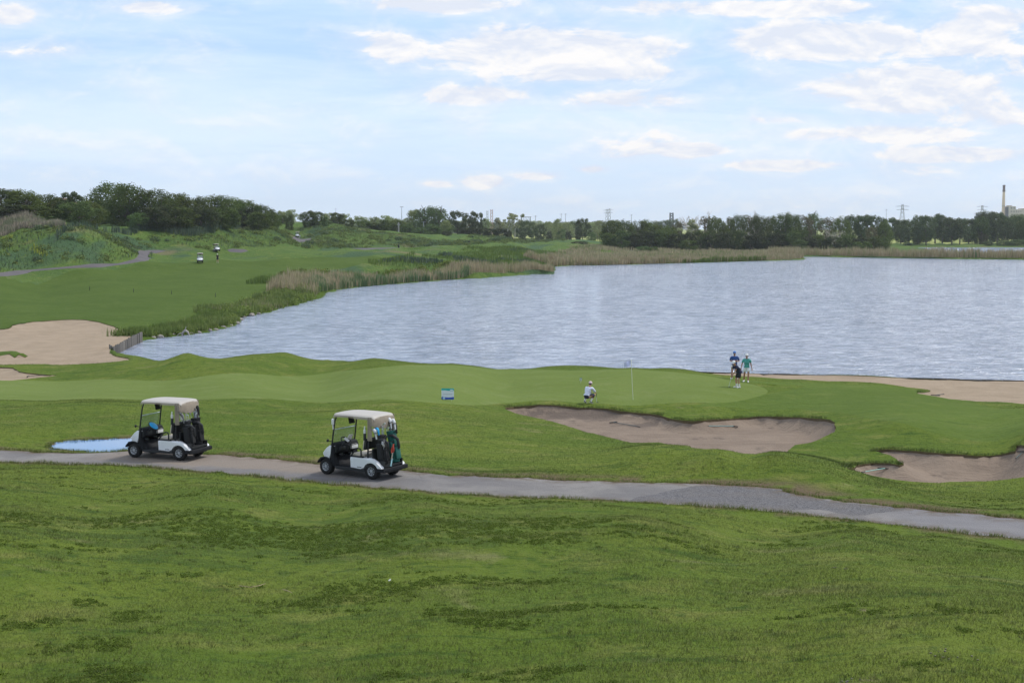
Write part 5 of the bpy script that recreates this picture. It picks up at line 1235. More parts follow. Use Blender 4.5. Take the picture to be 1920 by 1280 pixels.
shore('reeds', 14000, 1502, 2200, .0, 11, 3.0, .15, R_TAN, 'long strip of dry tan reeds between the lake and the pond', seed=10)
shore('reeds', 2500, 1502, 2200, .0, 8, 3.0, .15, R_GRN, 'green patches in the long reed strip', thresh=.68, seed=11)
# marsh behind
def area(name, pxs, n, h, w, mat, lab, lean=.2, thresh=None, seed=0, scale=(9, 22), no=()):
    P = smooth([hitb(*p, height) for p in pxs], True, .01, .5); lo, hi = P.min(0), P.max(0)
    x = rng.uniform(lo[0], hi[0], n*2); y = rng.uniform(lo[1], hi[1], n*2); m = inside(P, x, y) & ~inside(LAKEP, x, y)
    for q in no: m &= ~inside(q, x, y)
    x, y = x[m][:n], y[m][:n]
    if thresh is not None: m = vnoise(x/scale[0]+seed*7, y/scale[1]+seed, 100+seed) > thresh; x, y = x[m], y[m]
    hv = h*(.55+.5*rng.random(len(x)))*(.7+.6*vnoise(x/scale[0], y/scale[1], 120+seed))
    return tag(blades(name, x, y, hv, w, mat, lean), lab, 'plants')
MARSH = [(1040,499),(1150,496),(1300,492),(1400,489),(1498,486),(1560,480),(1560,470),(1400,462),(1260,458),(1160,457),(1100,462),(1060,472),(1010,484)]
area('reeds', MARSH, 30000, 1.7, .20, R_TAN, 'dry tan marsh reeds behind the far lake shore', thresh=.28, seed=1)
area('reeds', MARSH, 16000, 1.3, .22, R_WEED, 'green growth among the marsh reeds', thresh=.55, seed=2, scale=(14, 20))
area('bank_weeds', [(700,497),(900,503),(1010,497),(1040,492),(1060,474),(980,468),(860,470),(740,484)], 16000, 1.0, .16, R_LIME, 'lime green weeds behind the lake reeds', thresh=.35, seed=3)
area('bank_weeds', [(720,492),(900,500),(1000,492),(1010,478),(960,470),(860,472),(760,484)], 9000, 1.1, .2, R_BLUE, 'blue green growth behind the lake reeds', thresh=.5, seed=4)
area('yellow_flowers', [(930,488),(1000,494),(1042,490),(1030,480),(960,482)], 5000, 1.0, .14, R_YEL, 'yellow flowering patch by the bend of the shore', thresh=.5, seed=5)
area('yellow_flowers', [(560,530),(600,526),(600,518),(560,519)], 900, .8, .08, R_YEL, 'small yellow patch above the tan reeds', thresh=.4, seed=6)
# wild hillside
HILL = [(-60,512),(60,503),(150,497),(225,490),(262,480),(300,468),(360,466),(450,464),(560,464),(640,466),(740,461),(900,458),(1000,454),(1060,450),(1000,447),(880,443),(760,439),(690,432),(640,424),(580,420),(500,421),(420,430),(300,431),(180,429),(120,425),(60,412),(-60,396)]
FARP = [FAR1, FAR2, FAR3, FAR4]
area('tall_grass', HILL, 90000, .65, .13, B_WILD, 'tall wild grass covering the left hillside', lean=.45, seed=7, no=FARP)
area('tall_grass', HILL, 20000, .9, .13, R_BLUE, 'blue green thickets on the left hillside', lean=.4, thresh=.58, seed=8, scale=(13, 30), no=FARP)
area('tall_grass', HILL, 20000, .8, .13, R_LIME, 'lighter lime grass streaks on the left hillside', lean=.4, thresh=.62, seed=9, scale=(10, 26), no=FARP)
area('reeds', [(-60,436),(40,430),(110,428),(118,423),(60,408),(-60,394)], 12000, 1.5, .12, blade_mat('grey_dry_reeds', cols=[(.30,.26,.20),(.20,.18,.13),(.16,.19,.10)], upn=.4), 'greyish dry reeds on the upper left slope', seed=10)
area('reeds', [(110,440),(250,441),(400,438),(520,428),(500,421),(400,425),(250,428),(140,426)], 14000, 1.7, .16, R_BLUE, 'blue green reed belt below the left wood', seed=11)
area('yellow_flowers', [(-10,450),(30,462),(90,485),(96,478),(60,455),(10,444)], 1600, .8, .13, R_YEL, 'yellow flowers on the left mound', thresh=.55, seed=12, scale=(3, 6))
LATE = []
# ------------------------------------------------------------------ trees
def crown_np(name, centres, radii, nleaf, size, mat, seed, squash=.8, droop=0., ground=False):
    g = np.random.default_rng(seed); C = np.array(centres); r = np.array(radii)
    p = r**2; p /= p.sum(); k = g.choice(len(C), nleaf, p=p)
    d = g.normal(size=(nleaf, 3)); d /= np.linalg.norm(d, axis=1)[:, None]; t = (.55+.50*g.random(nleaf))[:, None]
    pos_ = C[k]+d*t*r[k][:, None]*(1, 1, squash)
    pos_[:, 2] -= droop*g.random(nleaf)*r[k]
    nrm = d*.9+g.normal(size=(nleaf, 3))*.55+(0, 0, .25); nrm /= np.linalg.norm(nrm, axis=1)[:, None]
    a = np.cross(nrm, g.normal(size=(nleaf, 3))); a /= np.linalg.norm(a, axis=1)[:, None]; b = np.cross(nrm, a)
    s = (size*(.6+.8*g.random(nleaf)))[:, None]; a = a*s; b = b*s*.7
    co_ = np.stack([pos_-a, pos_-b, pos_+a, pos_+b], 1).reshape(-1, 3); co_[:, 2] = np.maximum(co_[:, 2], .0) if not ground else co_[:, 2]
    me = mesh_np(name, co_, np.arange(nleaf*4).reshape(-1, 4), 4, mat, {'rnd': np.repeat(g.random(nleaf), 4)}); return me
BARK = pm('grey_bark', (.12, .10, .08), .9, var=.3, scale=10); PBARK = pm('pale_dead_bark', (.46, .42, .37), .9, var=.15, scale=10)
def limbs(mb, base, d, L, r, depth, g, tips, spread=.55, up=.25, kink=.12):
    p = V(base); pts = [p]; dd = V(d).normalized()
    for i in range(4):
        dd = (dd+V((g.uniform(-1, 1), g.uniform(-1, 1), g.uniform(-.2, 1)*up))*kink).normalized(); p = p+dd*L/4; pts.append(p)
    mb.tube(pts, [r, r*.88, r*.76, r*.66, r*.55], 6 if r > .006 else 4)
    if depth == 0: tips.append(tuple(p)); return
    for k in range(g.choice([2, 3, 3])):
        a = g.uniform(0, 6.28); nd = (dd+V((math.cos(a), math.sin(a), up))*g.uniform(spread*.6, spread*1.2)).normalized()
        limbs(mb, pts[g.choice([2, 3, 4])], nd, L*g.uniform(.6, .8), r*.52, depth-1, g, tips, spread, up, kink)
    tips.append(tuple(p))
def tree_proto(kind, seed):
    """unit tree: height 1, width about 1; an Empty with trunk and crown"""
    g = random.Random(seed); tips = []; tr = MB(); bark = BARK
    def blob(n, zlo, zhi, rad, r0, r1, flat=.5):
        C = []; r = []
        for i in range(n):
            a = g.uniform(0, 6.28); t = (i+.5)/n; z = zlo+(zhi-zlo)*t; m = math.sin(math.pi*min(1, max(0, (t*.86+.10))))**flat
            q = rad*m*math.sqrt(g.uniform(.15, 1)); C.append((q*math.cos(a), q*math.sin(a), z)); r.append(g.uniform(r0, r1))
        return C, r
    if kind == 'dense':
        for k in range(3): limbs(tr, (g.uniform(-.03, .03), 0, 0), (g.uniform(-.3, .3), g.uniform(-.3, .3), 1), .42, .03, 1, g, tips)
        C, r = blob(95, .05, .90, .42, .07, .14, .4); me = crown_np('crown', C, r, 9500, .0155, LEAF['dark'], seed, 1.05)
    elif kind == 'olive':
        for k in range(3): limbs(tr, (g.uniform(-.03, .03), 0, 0), (g.uniform(-.3, .3), g.uniform(-.3, .3), 1), .42, .03, 1, g, tips)
        C, r = blob(95, .05, .90, .42, .07, .14, .4); me = crown_np('crown', C, r, 9500, .0155, LEAF['olive'], seed, 1.05)
    elif kind == 'light':
        limbs(tr, (0, 0, 0), (0, 0, 1), .5, .03, 1, g, tips)
        C, r = blob(60, .10, .93, .41, .07, .12); me = crown_np('crown', C, r, 6000, .017, LEAF['light'], seed, droop=.5)
    elif kind == 'willow':
        limbs(tr, (0, 0, 0), (0, 0, 1), .5, .04, 2, g, tips)
        C, r = blob(50, .06, .92, .42, .08, .15); me = crown_np('crown', C, r, 6000, .018, LEAF['mid'], seed, droop=1.2)
    elif kind == 'oak':
        limbs(tr, (0, 0, 0), (g.uniform(-.1, .1), 0, 1), .42, .026, 2, g, tips, .8, .35)
        C = [t for t in tips if t[2] > .30]; C = C+blob(62, .22, .93, .44, .1, .1, .4)[0]; C = [(c[0]*1.0, c[1]*1.0, min(c[2], .92)) for c in C]; r = [g.uniform(.045, .10) for _ in C]
        me = crown_np('crown', C, r, 8500, .015, LEAF['bluegreen'], seed, 1.0)
    elif kind == 'airy':
        limbs(tr, (0, 0, 0), (0, 0, 1), .5, .018, 2, g, tips, .5, .6); bark = PBARK
        C = [t for t in tips if t[2] > .3]+blob(6, .4, .9, .25, .1, .1)[0]; C = [(c[0], c[1], min(c[2], .95)) for c in C]; r = [g.uniform(.05, .09) for _ in C]
        me = crown_np('crown', C, r, 1300, .020, LEAF['pale'], seed, .8)
    elif kind == 'bare':
        bark = PBARK
        for k in range(4): limbs(tr, (g.uniform(-.05, .05), g.uniform(-.05, .05), 0), (g.uniform(-.5, .5), g.uniform(-.4, .4), 1), .40, .016, 3, g, tips, .5, .5)
        me = None
    elif kind == 'brown':
        for k in range(3): limbs(tr, (g.uniform(-.05, .05), 0, 0), (g.uniform(-.4, .4), g.uniform(-.4, .4), 1), .42, .02, 2, g, tips)
        C, r = blob(34, .15, .90, .38, .08, .15); me = crown_np('crown', C, r, 2600, .018, LEAF['brown'], seed)
    else:      # shrub
        limbs(tr, (0, 0, 0), (.1, 0, 1), .35, .03, 1, g, tips)
        C, r = blob(60, .05, .86, .43, .09, .15, .35); me = crown_np('crown', C, r, 6500, .019, LEAF['dark' if kind == 'shrub' else 'darker' if kind == 'scrub' else 'mid'], seed)
    o = empty({'bare': 'bare_tree', 'shrub': 'shrub', 'scrub': 'shrub', 'bush': 'bush'}.get(kind, 'tree'), (0, 0, -500)); o['_k'] = kind
    if kind == 'bare':
        b2 = tr; extra = []; gg = random.Random(seed+50)
        for tp in tips[::2]: limbs(b2, tp, (gg.uniform(-.6, .6), gg.uniform(-.6, .6), 1), .09, .004, 1, gg, extra, .6, .5)
    tr.build('trunk', bark, o)
    if me: link('crown', me, o)
    # normalise height to 1
    zt = max((v.co.z for ch in o.children for v in ch.data.vertices)); 
    for ch in o.children: ch.data.transform(Matrix.Diagonal((1, 1, 1/zt, 1)))
    if kind in ('bare', 'airy', 'oak', 'brown'):
        xm = np.percentile([abs(v.co.x) for ch in o.children for v in ch.data.vertices], 97)
        for ch in o.children: ch.data.transform(Matrix.Diagonal((.5/xm, .5/xm, 1, 1)))
    return o
LEAF = {'dark': leaf_mat('dark_foliage', (.042, .074, .022), (.074, .108, .032), (.095, .12, .038)), 'darker': leaf_mat('dark_scrub_foliage', (.030, .046, .022), (.050, .068, .030), (.058, .060, .040)),
        'olive': leaf_mat('olive_foliage', (.070, .110, .030), (.115, .155, .048), (.08, .11, .035)), 'mid': leaf_mat('green_foliage', (.060, .105, .040), (.095, .15, .055), (.075, .12, .045)),
        'light': leaf_mat('light_foliage', (.15, .20, .085), (.22, .27, .13), (.18, .23, .11)), 'pale': leaf_mat('pale_foliage', (.20, .24, .15), (.28, .31, .20)),
        'bluegreen': leaf_mat('blue_green_foliage', (.050, .082, .038), (.085, .12, .058), (.10, .13, .06)), 'brown': leaf_mat('brownish_foliage', (.085, .085, .050), (.125, .115, .075), (.07, .09, .04))}
def clumps(name, x, y, r0, r1, nleaf, size, mat, lab, seed, squash=.75):
    g = np.random.default_rng(seed); z = height(x, y); r = r0+(r1-r0)*g.random(len(x))**1.5
    me = crown_np(name, np.stack([x, y, z+r*.25], 1), r, nleaf, size, mat, seed, squash, ground=True)
    tag(link(name, me), lab, 'plants', kind='stuff')
LF_BANK = leaf_mat('bank_leaves', (.10, .155, .035), (.17, .22, .06), (.075, .12, .03)); LF_HILL = leaf_mat('hill_leaves', (.085, .13, .04), (.14, .185, .06), (.065, .105, .045)); LF_BLUE = leaf_mat('blue_hill_leaves', (.055, .095, .05), (.09, .13, .075))
x, y = shore_pts(420, 262, 470, .1, 4.0); clumps('bank_bushes', x, y, .25, .62, 26000, .075, LF_BANK, 'leafy green mass on the near left lake bank', 301)
x, y = shore_pts(260, 455, 600, .1, 5.5); clumps('bank_bushes', x, y, .4, .95, 20000, .10, LF_BANK, 'leafy growth on the bank below the fairway', 302)
x, y = shore_pts(240, 650, 1030, 6, 13); clumps('bank_bushes', x, y, .5, 1.1, 14000, .16, LF_BANK, 'leafy growth behind the dry lake reeds', 303)
def in_area(pxs, n, seed, thresh=0.):
    P = smooth([hitb(*p, height) for p in pxs], True, .01, .5); g = np.random.default_rng(seed); lo, hi = P.min(0), P.max(0)
    x = g.uniform(lo[0], hi[0], n*4); y = g.uniform(lo[1], hi[1], n*4); m = inside(P, x, y) & (vnoise(x/11, y/26, seed) > thresh)
    for q in FARP: m &= ~inside(q, x, y) & (edist(q, x, y) > 1.5)
    return x[m][:n], y[m][:n]
x, y = in_area(HILL, 1500, 311); clumps('hill_bushes', x, y, .5, 1.5, 60000, .17, LF_HILL, 'low leafy growth all over the left hillside', 311, .5)
x, y = in_area(HILL, 420, 312, .55); clumps('hill_bushes', x, y, .7, 1.9, 24000, .18, LF_BLUE, 'darker blue green thickets on the left hillside', 312, .55)
# clover and coarse dark weed in the turf, thickest in the hollow
x, y = fan_pts(60000, -.40, .40, 13.5, 42, 1.)
fb = .5*vnoise(x/2.6, y/1.7, 401)+.3*vnoise(x/.9, y/.6, 402)+.2*vnoise(x/.35, y/.25, 403)
hol = 1.05*np.exp(-(((x+5.0)*.17)**2+((y-27.3)*.24)**2)); hol2 = np.exp(-(((x-3.5)*.3)**2+((y-25.)*.5)**2)); m = (fb+.17*hol+.05*hol2 > .735-.10*rng.random(len(x))) & ~inside(PATH, x, y) & ~inside(PUDDLE, x, y)
x, y = x[m][:9000], y[m][:9000]
LF_CL = leaf_mat('clover_leaves', (.070, .130, .022), (.11, .175, .034), (.085, .145, .028))
clumps('clover', x, y, .025, .08, len(x)*22, .011, LF_CL, 'dark green clover patches in the near slope and hollow', 404, .25)
PROTO = {}
def proto(kind, i):
    k = (kind, i)
    if k not in PROTO: PROTO[k] = tree_proto(kind, 100*len(PROTO)+17)
    return PROTO[k]
used = set()
ORD = 'first second third fourth fifth sixth seventh eighth ninth tenth eleventh twelfth thirteenth fourteenth fifteenth sixteenth seventeenth eighteenth nineteenth twentieth'.split()
ORD += ['twenty-'+o for o in ORD[:9]]+['thirtieth']+['thirty-'+o for o in ORD[:9]]+['fortieth']
DESC = {'dense': 'dark leafy tree', 'olive': 'olive green tree', 'light': 'light green tree', 'willow': 'big drooping green tree', 'oak': 'open crowned tree', 'airy': 'thin pale tree', 'bare': 'bare whitish dead tree', 'brown': 'brownish half-leafed tree', 'shrub': 'dark round shrub', 'scrub': 'very dark shrub', 'bush': 'green bush'}
trs = random.Random(5)
def plant(rows, where, group, depth_jit=0, base=None, sink=.3):
    """rows: (px, depth, top py, width px, kind); ordered from left to right for the labels"""
    rows = sorted(rows)
    cnt = {}
    for i, (px, Y, top, wpx, kind) in enumerate(rows):
        v = trs.randrange(3); p = proto(kind, v)
        if (kind, v) in used: o = copy_tree(p)
        else: o = p; used.add((kind, v))
        if where.startswith(('in the wood on the left', 'in the undergrowth')):
            yb = hitb(px, 428.5 if px > 230 else 420 if px > 120 else 404, height)[1]; Y = max(Y, yb+(14 if 'wood' in where.split(' before')[0] else 0))
        loc = gy(px, Y); H = at(px, top, Y).z-loc.z+sink; W_ = wpx/F*Y*{'dense': 1.3, 'olive': 1.3, 'willow': 1.15, 'shrub': 1.2, 'scrub': 1.2, 'bush': 1.15, 'oak': 1.15}.get(kind, 1.1)
        H = max(H, 1.5); loc.z -= sink; o.location = loc; o.scale = (W_, W_*trs.uniform(.85, 1.1), H); o.rotation_euler = (0, 0, trs.uniform(0, 6.28))
        if '_k' in o: del o['_k']
        tag(o, '%s, %s from the left %s' % (DESC[kind], ORD[i] if i else 'first', where), 'tree' if kind not in ('shrub', 'scrub', 'bush') else 'shrub', group)
plant([(-40,300,352,95,'dense'),(12,300,352,85,'dense'),(50,305,355,66,'olive'),(92,305,362,75,'dense'),(136,308,358,42,'oak'),(166,312,371,62,'olive'),(212,320,338,84,'dense'),(247,325,341,70,'dense'),(287,335,352,80,'dense'),(328,342,360,74,'olive'),(366,352,366,66,'dense'),(404,365,363,70,'dense'),(436,380,368,58,'olive'),(462,393,373,58,'dense'),(490,408,381,50,'dense'),(510,425,393,34,'dense'),(530,440,402,22,'dense')],
      'in the wood on the left hill', 'trees of the left hill wood')
plant([(-30,288,384,80,'shrub'),(28,290,382,78,'scrub'),(70,292,384,80,'shrub'),(112,296,380,76,'shrub'),(150,300,377,74,'bush'),(190,305,376,72,'shrub'),(228,312,380,70,'bush'),(262,308,398,46,'bush'),(296,322,384,66,'scrub'),(338,334,386,70,'shrub'),(378,345,386,64,'scrub'),(420,365,388,60,'shrub'),(452,380,390,54,'scrub'),(486,398,396,48,'shrub'),(15,284,405,44,'bush'),(180,292,405,36,'shrub'),(352,322,412,36,'shrub')],
      'in the undergrowth before the left wood', 'shrubs before the left hill wood')
plant([(545,553,401,18,'shrub'),(580,560,394,34,'shrub'),(597,560,396,30,'shrub'),(611,556,405,14,'bush'),(634,575,398,32,'shrub'),(626,570,409,18,'shrub'),(657,572,411,17,'shrub')],
      'on the grassy crest', 'shrubs on the grassy crest')
plant([(528,700,394,36,'light'),(546,720,392,42,'light'),(616,700,398,42,'light'),(650,720,400,36,'light'),(674,730,404,44,'light'),(702,750,405,44,'light'),(726,740,403,46,'light'),(745,735,408,36,'light'),(682,600,413,34,'shrub'),(706,602,417,34,'shrub'),(722,598,411,22,'shrub'),(744,640,411,38,'olive'),(764,625,418,34,'bush'),
       (778,668,391,48,'light'),(800,655,384,50,'willow'),(822,652,385,56,'willow'),(810,618,419,38,'bush'),(788,612,426,30,'bush'),(835,640,412,26,'light'),(858,690,394,40,'oak'),(876,700,406,30,'brown'),(893,688,395,30,'oak'),(912,720,408,26,'light'),(930,730,407,26,'airy'),(950,720,400,36,'airy'),(965,735,399,26,'airy'),(985,760,412,34,'oak'),(1046,900,409,26,'light')],
      'in the wood beyond the crest', 'trees beyond the grassy crest')
plant([(872,628,428,26,'scrub'),(888,628,426,28,'scrub'),(905,630,427,28,'scrub'),(922,630,428,28,'scrub'),(940,632,428,28,'scrub'),(953,634,431,16,'scrub'),(838,620,433,24,'scrub')],
      'in the low dark hedge', 'low dark hedge')
plant([(1013,800,419,20,'oak'),(1092,800,408,24,'oak'),(1053,900,428,20,'bush'),(1029,1100,414,30,'light'),(1064,1150,415,34,'light'),(1078,1200,412,30,'olive'),(1110,1250,416,30,'light'),(1124,1100,413,26,'light'),(1000,1200,416,30,'light'),(975,1300,415,36,'light'),(1040,1300,417,34,'light'),(1095,1400,417,40,'olive'),(1066,850,432,12,'scrub'),(1085,840,434,12,'scrub'),(1030,850,432,14,'scrub'),(1120,900,430,20,'light'),(1108,850,434,18,'bush')],
      'on the sunny plain before the horizon', 'trees on the far plain')
# low wooded island beyond the marsh
plant([(1148,600,411,44,'dense'),(1172,605,410,34,'dense'),(1196,610,411,40,'olive'),(1212,612,410,34,'olive'),(1232,612,418,34,'olive'),(1252,608,422,32,'olive'),(1275,620,414,30,'brown'),(1303,640,395,58,'bare'),(1290,600,410,34,'airy'),(1322,630,404,40,'brown'),(1344,625,404,40,'olive'),(1362,640,406,30,'brown'),(1382,630,400,40,'dense'),(1404,635,402,38,'brown'),(1424,620,400,40,'dense'),(1445,640,404,34,'brown'),(1464,625,396,50,'dense'),(1486,628,400,42,'dense'),
       (1508,640,402,36,'brown'),(1526,700,394,52,'mid' if 0 else 'willow'),(1548,640,406,40,'brown'),(1575,630,404,36,'olive'),(1572,610,428,34,'bare'),(1600,650,401,36,'oak'),(1618,640,401,36,'oak'),(1640,645,402,30,'oak'),(1632,612,424,30,'brown'),(1655,640,412,30,'olive'),(1420,645,393,40,'bare'),(1398,600,425,26,'bare')],
      'in the wood across the marsh', 'trees of the wood across the marsh')
plant([(1142,585,436,38,'shrub'),(1166,580,430,36,'bush'),(1188,582,436,34,'scrub'),(1212,578,432,40,'scrub'),(1240,580,430,36,'shrub'),(1264,578,436,34,'scrub'),(1288,574,434,38,'scrub'),(1312,578,430,34,'shrub'),(1336,576,438,36,'scrub'),(1360,578,434,38,'scrub'),(1386,580,430,36,'shrub'),(1410,576,438,36,'scrub'),(1436,578,434,38,'scrub'),(1460,578,436,36,'scrub'),(1486,580,432,38,'shrub'),(1512,576,444,40,'scrub'),(1536,580,440,36,'shrub'),(1560,576,442,36,'scrub'),(1586,580,438,38,'shrub'),(1612,576,444,36,'scrub'),(1636,580,442,36,'shrub'),(1655,590,444,22,'shrub'),
       (1290,560,449,32,'shrub'),(1500,566,448,30,'bush'),(1615,566,452,34,'shrub')], 'in the scrub along the marsh', 'scrub along the marsh')
plant([(1205,548,461,30,'bush'),(1225,546,462,26,'shrub'),(1088,620,455,34,'scrub'),(1172,462,488,0.01+14,'bush')], 'among the marsh reeds', 'bushes among the marsh reeds')
rows = []; rr_ = random.Random(21)
for i in range(17): rows.append((1668+i*16.5+rr_.uniform(-3, 3), 765+rr_.uniform(-15, 40), 404+rr_.uniform(-5, 7)-(8 if 1835 < 1668+i*16.5 < 1875 else 0), rr_.uniform(28, 38), rr_.choice(['oak', 'oak', 'oak', 'dense'])))
rows += [(1690,830,412,34,'olive'),(1730,840,411,36,'dense'),(1775,850,410,38,'dense'),(1815,850,409,38,'olive'),(1862,850,395,52,'dense'),(1905,860,400,50,'dense'),(1960,850,398,60,'dense')]
rows = [(px, Y, t, w, k) for px, Y, t, w, k in rows]
plant(rows, 'in the row on the far pond bank', 'trees on the far bank of the pond')
plant([(1850,745,452,26,'bush'),(1880,742,450,30,'bush'),(1906,740,449,34,'bush'),(1930,742,447,34,'bush'),(1840,770,436,22,'brown'),(1700,748,458,20,'bush')], 'on the bank behind the pond', 'bushes behind the pond')
# horizon woods far away
rows = []; rr_ = random.Random(33)
for i in range(26): rows.append((530+i*25+rr_.uniform(-6, 6), rr_.uniform(1500, 2000), 414+rr_.uniform(-3, 3), rr_.uniform(38, 56), rr_.choice(['light', 'olive', 'olive'])))
plant(rows, 'in the hazy line on the horizon', 'hazy trees on the horizon')
plant([(1245,1400,411,30,'dense'),(1262,1400,409,34,'dense'),(1225,1500,413,30,'olive')], 'behind the wood, below the dark tower', 'far trees below the dark tower')
for k, p in list(PROTO.items()):
    if k not in used:
        for c in list(p.children): bpy.data.objects.remove(c)
        bpy.data.objects.remove(p)
# ------------------------------------------------------------------ masts, poles, chimney, buildings
GALV = pm('galvanised_steel', (.36, .37, .39), .5, .3, var=.1); RUSTY = pm('red_and_white_mast', (.50, .30, .26), .6, var=.25, scale=.2)
def lattice(name, px, Y, top, wb, wt, arms, label, mat=GALV, cat='pylon', group=None, th=.20):
    b = gy(px, Y); H = at(px, top, Y).z-b.z; o = empty(name, b, 0, label, cat, group); m = MB().mat(mat); n = 7
    lv = [(H*(1-(1-i/n)**1.25), ) for i in range(n+1)]
    def w(z): t = z/H; return (wb*(1-t)**1.3+wt*(1-(1-t)**1.3))/2
    for sx in (1, -1):
        for sy in (1, -1): m.tube([(sx*w(z[0]), sy*w(z[0]), z[0]) for z in lv], th*.6, 4)
    for i in range(n):
        z0, z1 = lv[i][0], lv[i+1][0]; a, c = w(z0), w(z1)
        for s in (1, -1):
            m.tube([(-a, s*a, z0), (c, s*c, z1)], th*.4, 4).tube([(a, s*a, z0), (-c, s*c, z1)], th*.4, 4).tube([(s*a, -a, z0), (s*c, c, z1)], th*.4, 4)
    m.build('lattice', None, o)
    for z, L in arms:
        MB().mat(mat).tube([(-L/2, 0, H*z), (0, 0, H*z+.8), (L/2, 0, H*z)], th*.6, 4).tube([(-L/2, 0, H*z), (L/2, 0, H*z)], th*.5, 4).build('crossarm', None, o)
    return o
lattice('pylon', 1689, 1500, 383, 9, 1.6, [(.93, 15), (.82, 13)], 'steel lattice pylon rising behind the trees across the pond', th=.3)
lattice('pylon', 1838, 2000, 385, 10, 1.8, [(.95, 16), (.84, 14)], 'more distant lattice pylon left of the chimney, half hidden by trees', th=.35)
lattice('pylon', 1137, 1500, 392, 5, 1.4, [(.95, 8), (.84, 7)], 'slim lattice pylon, left one of a pair over the far plain', th=.22)
lattice('pylon', 1142, 1520, 391, 5, 1.4, [(.95, 8), (.84, 7)], 'slim lattice pylon, right one of a pair over the far plain', th=.22)
lattice('mast', 922, 1500, 393, 2.6, 2.2, [], 'red and white lattice mast above the pale trees', RUSTY, 'mast', th=.55)
lattice('mast', 914, 1550, 395, 2.0, 1.6, [], 'slimmer grey mast beside the red and white one', GALV, 'mast', th=.4)
lattice('tower', 1258, 1700, 399, 5, 3.6, [], 'small dark tower on the horizon left of the bare tree', pm('dark_steel', (.07, .08, .10), .6), 'tower', th=1.0)
o = empty('gantry', gy(986, 1300), 0, 'grey steel gantry above the trees on the far plain', 'gantry'); Hg = at(986, 407, 1300).z-o.location.z
for s in (1, -1): MB().tube([(s*5, 0, 0), (s*4, 0, Hg)], .4, 4).tube([(s*3, 0, 0), (s*4, 0, Hg)], .3, 4).build('leg', GALV, o)
mb = MB().tube([(-5, 0, Hg), (5, 0, Hg)], .4, 4).tube([(-4, 0, Hg-3), (4, 0, Hg-3)], .3, 4)
for i in range(6): mb.tube([(-4+i*1.4, 0, Hg-3), (-3.3+i*1.4, 0, Hg)], .2, 4)
mb.build('beam', GALV, o)
for px, Y, top, r, lb in ((1052, 1300, 400, .28, 'thin pole right of the gantry, left one of two'), (1060, 1320, 400, .28, 'thin pole right of the gantry, right one of two'), (1004, 1300, 404, .3, 'thin dark pole just right of the gantry'), (1183, 1400, 402, .35, 'thin pole rising over the left end of the marsh wood'), (1659, 1300, 392, .25, 'thin pole rising left of the big pylon'), (1825, 1500, 399, .3, 'thin pole between the big pylon and the chimney'), (631, 1500, 390, .25, 'hair-thin aerial above the crest shrubs')):
    b = gy(px, Y); H = at(px, top, Y).z-b.z; o = empty('utility_pole', b, 0, lb, 'pole', 'thin poles on the horizon'); MB().tube([(0, 0, 0), (0, 0, H)], [r, r*.6], 6).build('pole', GALV, o)
    MB().tube([(-1.6, 0, H*.96), (1.6, 0, H*.96)], r*.5, 4).build('crossarm', GALV, o)
b = gy(754, 640); H = at(754, 388, 640).z-b.z; o = empty('light_pole', b, 0, 'tall slim light pole rising over the middle of the wood', 'pole')
MB().tube([(0, 0, 0), (0, 0, H)], [.20, .09], 8).build('pole', GALV, o); MB().tube([(-.8, 0, H), (.8, 0, H)], .12, 6).build('lamp_arm', GALV, o)
b = gy(748, 606); H = at(748, 417, 606).z-b.z; o = empty('wooden_pole', b, 0, 'stubby pale pole with crosspiece in front of the wood', 'pole')
MB().tube([(0, 0, 0), (0, 0, H)], [.32, .26], 8).build('pole', pm('pale_pole', (.36, .34, .32), .7), o); MB().box((0, 0, H*.78), (1.5, .25, .3)).build('crosspiece', GALV, o)
b = gy(795, 640); o = empty('nest_pole', b, 0, 'pale T-shaped bracket pole among the wood right of the light pole', 'pole'); H = at(795, 416, 640).z-b.z
MB().tube([(0, 0, 0), (0, 0, H)], .13, 6).build('pole', GALV, o); MB().box((0, 0, H), (2.0, .16, .16)).build('crosspiece', GALV, o)
